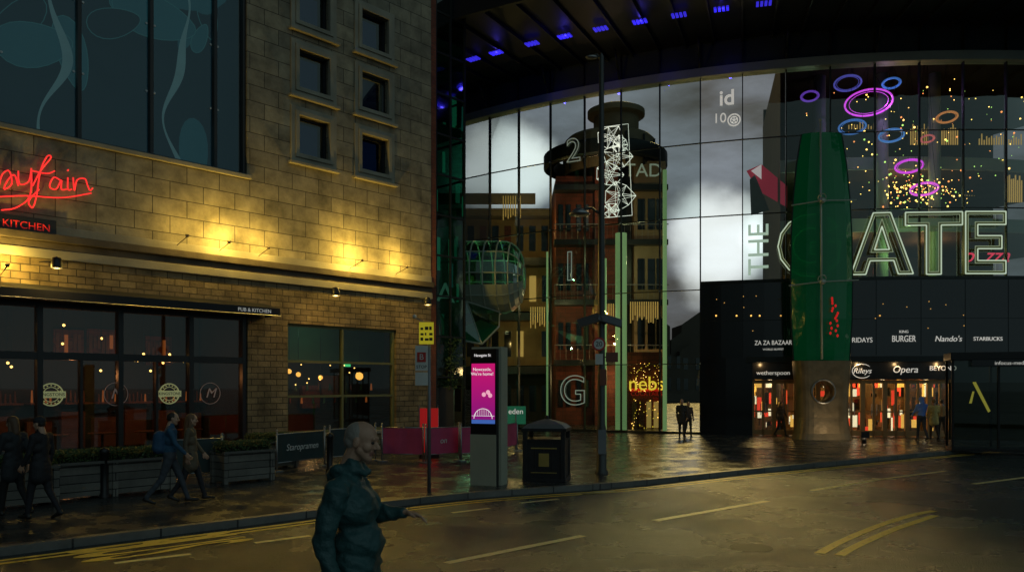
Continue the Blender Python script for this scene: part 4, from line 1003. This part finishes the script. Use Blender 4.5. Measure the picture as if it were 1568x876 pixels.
def group(prims,voxel,it=3,fold=0):
    vs=[];fs=[]
    for p in prims:
        v,f=hull(p[1],p[3],p[2],p[4]) if p[0]=='c' else ell(p[1],p[2])
        o=len(vs); vs+=v; fs+=[[i+o for i in q] for q in f]
    me=bpy.data.meshes.new('t'); me.from_pydata(vs,[],fs); o=bpy.data.objects.new('t',me); col.objects.link(o)
    r=o.modifiers.new('r','REMESH'); r.mode='VOXEL'; r.voxel_size=voxel
    s_=o.modifiers.new('s','SMOOTH'); s_.factor=.5; s_.iterations=it
    dg=bpy.context.evaluated_depsgraph_get(); m2=bpy.data.meshes.new_from_object(o.evaluated_get(dg)); bpy.data.objects.remove(o)
    tags=[]
    for p in m2.polygons:
        tags.append(min(prims,key=lambda q:dist(q,p.center))[-1])
    if fold:
        isk=set()
        for p,t in zip(m2.polygons,tags):
            if t in('skin','face'): isk.update(p.vertices)
        N3=[v.normal.copy() for v in m2.vertices]
        for i,v in enumerate(m2.vertices):
            if i in isk: continue
            c=v.co; q=noise.noise(V((c.x*5+c.z*2,c.y*5,c.z*9+c.x*7))); a=(1-2.2*abs(q))*.8-.4+.45*noise.noise(V((c.x*15,c.y*15,c.z*26)))
            v.co+=N3[i]*a*fold
    out=([v.co.copy() for v in m2.vertices],[list(p.vertices) for p in m2.polygons],tags); bpy.data.meshes.remove(m2); return out
def raw(prims):
    vs=[];fs=[];tg=[]
    for p in prims:
        v,f=hull(p[1],p[3],p[2],p[4]) if p[0]=='c' else ell(p[1],p[2])
        o=len(vs); vs+=v; fs+=[[i+o for i in q] for q in f]; tg+=[p[-1]]*len(f)
    return vs,fs,tg
def headp(hair='short'):
    P=[el((-.005,0,.035),(.098,.076,.088),'skin'),el((.02,0,.0),(.078,.066,.09),'skin'),cap((.03,0,-.06),.052,(.06,0,-.088),.032,'skin'),
       cap((.02,.035,-.05),.035,(.055,.018,-.085),.024,'skin'),cap((.02,-.035,-.05),.035,(.055,-.018,-.085),.024,'skin'),
       cap((.092,0,.014),.010,(.116,0,-.018),.0155,'skin'),cap((.10,.011,-.024),.009,(.10,-.011,-.024),.009,'skin'),
       cap((.080,.032,.034),.016,(.084,-.032,.034),.016,'skin'),el((.055,.042,-.022),(.032,.026,.03),'skin'),el((.055,-.042,-.022),(.032,.026,.03),'skin'),
       cap((.085,.018,-.052),.008,(.085,-.018,-.052),.008,'lip'),cap((.082,.016,-.063),.009,(.082,-.016,-.063),.009,'lip'),
       el((-.005,.077,-.005),(.02,.012,.034),'skin'),el((-.005,-.077,-.005),(.02,.012,.034),'skin'),
       cap((-.02,0,-.05),.055,(-.045,0,-.16),.062,'skin')]
    if hair=='short': P+=[el((-.018,0,.040),(.094,.081,.084),'hair'),el((-.045,0,.0),(.065,.068,.06),'hair')]
    if hair=='bald': P+=[el((-.024,0,.036),(.088,.080,.082),'hair'),el((-.05,0,-.005),(.06,.068,.062),'hair')]
    if hair=='long': P+=[el((-.02,0,.04),(.10,.088,.09),'hair'),cap((-.06,0,.0),.075,(-.08,0,-.17),.06,'hair'),cap((-.02,.065,0),.03,(-.02,.075,-.14),.03,'hair'),cap((-.02,-.065,0),.03,(-.02,-.075,-.14),.03,'hair')]
    if hair=='hood': P+=[el((-.025,0,.035),(.12,.10,.11),'top'),cap((-.04,0,-.03),.09,(-.06,0,-.14),.09,'top')]
    if hair=='hat': P+=[el((-.01,0,.06),(.108,.09,.078),'hat'),el((-.045,0,.0),(.06,.068,.06),'hair')]
    return P
eyes=[el((.083,.030,.010),(.012,.013,.010),'eye'),el((.083,-.030,.010),(.012,.013,.010),'eye')]
def handp(w,f,n,s=1,side=1,curl=.5):
    f=V(f).normalized(); n=(V(n)-f*V(n).dot(f)).normalized(); u=f.cross(n)*side; P=[]
    k=w+f*.085*s
    for j in(-.028,-.009,.010,.028): P.append(cap(w+u*j*.6*s,.018*s,k+u*j*s,.0125*s,'skin'))
    for j,l in((-.030,.062),(-.010,.078),(.010,.084),(.030,.074)):
        a=k+u*j*s; b=a+(f*math.cos(curl*.6)+n*math.sin(curl*.6))*l*.5*s; c=b+(f*math.cos(curl*1.5)+n*math.sin(curl*1.5))*l*.5*s
        P+=[cap(a,.0098*s,b,.0088*s,'skin'),cap(b,.0088*s,c,.0072*s,'skin')]
    a=w+f*.03*s+u*.030*s; b=a+(f*.7+u*.6+n*.3).normalized()*.04*s; c=b+(f*.95+u*.15+n*.3).normalized()*.032*s
    P+=[cap(a,.0135*s,b,.011*s,'skin'),cap(b,.011*s,c,.0085*s,'skin')]
    return P
def xf(g_,Mx): return ([Mx@v for v in g_[0]],g_[1],g_[2])
def assemble(name,groups,cols,mw):
    tags=sorted({t for g_ in groups for t in g_[2]}); vs=[];fs=[];ti=[]
    for g_ in groups:
        o=len(vs); vs+=g_[0]; fs+=[[i+o for i in f] for f in g_[1]]; ti+=[tags.index(t) for t in g_[2]]
    me=bpy.data.meshes.new(name); me.from_pydata(vs,[],fs)
    for t in tags: me.materials.append(cols[t])
    me.polygons.foreach_set('material_index',ti); me.polygons.foreach_set('use_smooth',[True]*len(fs)); me.update()
    o=bpy.data.objects.new(name,me); col.objects.link(o); o.matrix_world=mw; return o
skinm=M('skin',(.56,.33,.22),.5,0,.2,20,.15,90); lipm=M('lips',(.38,.17,.13),.5); eyem=M('eye_dark',(.03,.025,.02),.2)
def cloth(n,c,r=.75): return M(n,c,r,0,.3,7,.35,60)
shoe=M('shoe_leather',(.02,.018,.016),.4)
def human(name,px,py,ht,yaw,top,bot,hairc=(.03,.02,.015),hair='short',stride=.35,arm=(.3,-.3),coat=False,pack=None,skirt=False,lean=0,zz=0,elbow=.35,head_pitch=.1):
    s_=ht/1.75; p=gnd(px,py,zz); P=[]
    hipz=.93-stride*stride*.28
    def leg(side,a,kb):
        h=V((0,.09*side,hipz)); k=h+V((math.sin(a),0,-math.cos(a)))*.44; b=a-kb; an=k+V((math.sin(b),0,-math.cos(b)))*.43
        return h,k,an
    L_=[leg(1,stride,.10),leg(-1,-stride*.75,.35)]
    mn=min(l[2].z for l in L_); dz=.075-mn
    for side,(h,k,an) in zip((1,-1),L_):
        h=h+V((0,0,dz));k=k+V((0,0,dz));an=an+V((0,0,dz))
        P+=[cap(h,.098,k,.066,'bot'),cap(k,.064,an,.045 if not skirt else .038,'bot')]
        fwd=V((1,0,-.10 if an.z<.1 else -.55)).normalized()
        P+=[cap(an+V((-.02,0,-.025)),.045,an+fwd*.17+V((0,0,-.02)),.033,'shoe'),cap(an,.045,an+V((-.035,0,-.03)),.04,'shoe')]
    z0=hipz+dz
    lf=V((lean,0,0))
    P+=[cap((0,.05,z0+.02),.125,(0,-.05,z0+.02),.125,'top' if coat else 'bot'),
        cap((0,.05,z0+.12),.115,(0,-.05,z0+.12),.115,'top'),
        cap(V((0,.07,z0+.30))+lf*.5,.115,V((0,-.07,z0+.30))+lf*.5,.115,'top'),
        cap(V((-.01,.10,z0+.44))+lf*.8,.095,V((-.01,-.10,z0+.44))+lf*.8,.095,'top'),
        cap(V((0,0,z0+.1)),.13,V((-.01,0,z0+.45))+lf*.8,.12,'top'),
        cap(V((-.02,.15,z0+.49))+lf*.9,.07,V((-.02,-.15,z0+.49))+lf*.9,.07,'top'),
        cap(V((-.02,0,z0+.52))+lf,.075,V((-.005,0,z0+.585))+lf,.065,'top')]
    if coat: P+=[cap((0,.05,z0-.02),.14,(0,.06,z0-.2),.145,'top'),cap((0,-.05,z0-.02),.14,(0,-.06,z0-.2),.145,'top')]
    if pack: P+=[cap(V((-.2,.05,z0+.38))+lf*.7,.11,V((-.19,.05,z0+.16)),.12,'pack'),cap(V((-.2,-.05,z0+.38))+lf*.7,.11,V((-.19,-.05,z0+.16)),.12,'pack')]
    H_=[]
    for side,a in zip((1,-1),arm):
        sh=V((-.02,.19*side,z0+.49))+lf*.9; e_=sh+V((math.sin(a),.10*side,-math.cos(a)))*.28; b=a+elbow; wr=e_+V((math.sin(b),-.02*side,-math.cos(b)))*.24
        P+=[cap(sh,.062,e_,.048,'top'),cap(e_,.047,wr,.036,'top')]
        H_+=handp(wr+(wr-e_).normalized()*.02,(wr-e_),(0.3,-side,0),1,side,.7)
    gb_=group(P,.016,4,.008)
    hm=Matrix.Translation(V((.02,0,z0+.70))+lf*1.15)@Matrix.Rotation(head_pitch,4,'Y')
    gh=xf(group(headp(hair),.010,2),hm); ge_=xf(raw(eyes),hm)
    cols={'skin':skinm,'lip':lipm,'eye':eyem,'hair':cloth(name+'_hair',hairc,.6),'hat':cloth(name+'_hat',(.03,.03,.035)),'top':cloth(name+'_top',top),'bot':cloth(name+'_bot',bot),'shoe':shoe,'pack':cloth(name+'_pack',pack or (0,0,0))}
    return assemble(name,[gb_,gh,ge_,raw(H_)],cols,Matrix.Translation(p)@Matrix.Rotation(yaw,4,'Z')@Matrix.Scale(s_,4))
human('pedestrian',260,770,1.74,rad(20),(.03,.10,.18),(.06,.07,.085),stride=.42,arm=(-.35,.4),pack=(.03,.09,.18),lean=.03)
human('pedestrian',292,766,1.68,rad(15),(.14,.11,.07),(.025,.025,.03),(.18,.10,.05),'long',stride=.35,arm=(.3,-.2),coat=True)
human('pedestrian',62,794,1.68,rad(170),(.02,.02,.024),(.02,.02,.025),(.02,.015,.01),'hat',stride=.25,arm=(.2,-.1),coat=True)
human('pedestrian',20,790,1.68,rad(160),(.03,.035,.04),(.015,.015,.015),(.12,.07,.04),'long',stride=.25,coat=True)
human('pedestrian',1044,671,1.62,rad(-100),(.03,.028,.028),(.02,.02,.02),stride=.15,arm=(.1,-.1),coat=True)
human('pedestrian',1054,669,1.5,rad(-80),(.07,.05,.04),(.02,.02,.02),stride=.2,arm=(.1,.5))
human('pedestrian',1196,668,1.50,rad(-60),(.12,.09,.07),(.05,.05,.05),hair='long',stride=.3,arm=(.3,-.3))
human('pedestrian',1411,674,1.72,rad(95),(.12,.26,.75),(.03,.04,.06),(.3,.3,.4),'hood',stride=.2,arm=(.5,.4))
human('pedestrian',1430,673,1.64,rad(80),(.75,.58,.2),(.06,.04,.03),(.25,.15,.06),'short',stride=.2,arm=(.3,.2),coat=True)
human('pedestrian',1442,671,1.6,rad(80),(.45,.28,.12),(.04,.04,.04),(.05,.03,.02),'short',stride=.2)
# foreground man -------------------------------------------------
P=[cap((0,.07,.98),.155,(0,-.06,.98),.155,'top'),cap((.02,.05,1.12),.16,(.02,-.04,1.12),.16,'top'),cap((-.01,.08,1.34),.148,(-.01,-.07,1.34),.148,'top'),
   cap((-.05,.10,1.45),.105,(-.05,-.10,1.45),.105,'top'),cap((-.05,.18,1.495),.072,(-.05,-.18,1.495),.072,'top'),cap((0,.06,.9),.16,(-.01,.07,.74),.165,'top'),cap((0,-.05,.9),.16,(-.01,-.06,.74),.165,'top'),
   cap((-.05,.03,1.53),.08,(-.01,.02,1.60),.070,'top'),cap((-.05,-.03,1.53),.08,(-.01,-.02,1.60),.070,'top'),
   cap((-.11,.06,1.575),.042,(-.11,-.06,1.575),.042,'top'),cap((-.13,0,1.55),.060,(-.15,0,1.47),.045,'top'),cap((-.10,.075,1.59),.032,(.0,.085,1.585),.026,'top'),cap((-.10,-.075,1.59),.032,(.0,-.085,1.585),.026,'top'),cap((.0,-.085,1.585),.026,(.07,-.03,1.57),.024,'top'),cap((.0,.085,1.585),.026,(.07,.03,1.57),.024,'top'),
   cap((-.06,-.235,1.465),.082,(-.13,-.29,1.19),.066,'top'),cap((-.13,-.29,1.19),.066,(-.05,-.30,.94),.050,'top'),
   cap((-.04,.225,1.465),.08,(.06,.29,1.26),.066,'top'),cap((.06,.29,1.26),.066,(.25,.22,1.275),.046,'top'),
   cap((.08,-.165,1.02),.016,(-.01,-.19,1.05),.016,'top')]
for sd_,a,kb in((1,.35,.1),(-1,-.25,.3)):
    h=V((0,.10*sd_,.90)); k=h+V((math.sin(a),0,-math.cos(a)))*.43; an=k+V((math.sin(a-kb),0,-math.cos(a-kb)))*.42
    P+=[cap(h,.11,k,.075,'bot'),cap(k,.073,an,.055,'bot'),cap(an+V((-.03,0,-.03)),.05,an+V((.17,0,-.045)),.038,'shoe')]
gb_=group(P,.010,3,.017)
hm=Matrix.Translation((.035,0,1.762))@Matrix.Rotation(rad(12),4,'Y')@Matrix.Rotation(rad(-6),4,'Z')@Matrix.Scale(1.04,4)
gh=xf(group(headp('bald'),.0045,2),hm); ge_=xf(raw(eyes),hm)
h1=handp(V((.27,.215,1.278)),(1,-.1,-.16),(0,-.3,-1),1.05,-1,.45); h2=handp(V((-.04,-.30,.925)),(.25,0,-1),(.2,1,0),1.1,1,.7)
gm_=cloth('man_jacket',(.035,.105,.105),.5)
cols={'skin':skinm,'lip':lipm,'eye':eyem,'hair':cloth('grey_hair',(.38,.34,.29),.7),'top':gm_,'bot':cloth('man_trousers',(.02,.02,.025)),'shoe':shoe}
assemble('walking_man',[gb_,gh,ge_,raw(h1),raw(h2)],cols,Matrix.Translation((-1.0,5.15,nearz))@Matrix.Rotation(rad(-4),4,'Z'))
print('done')
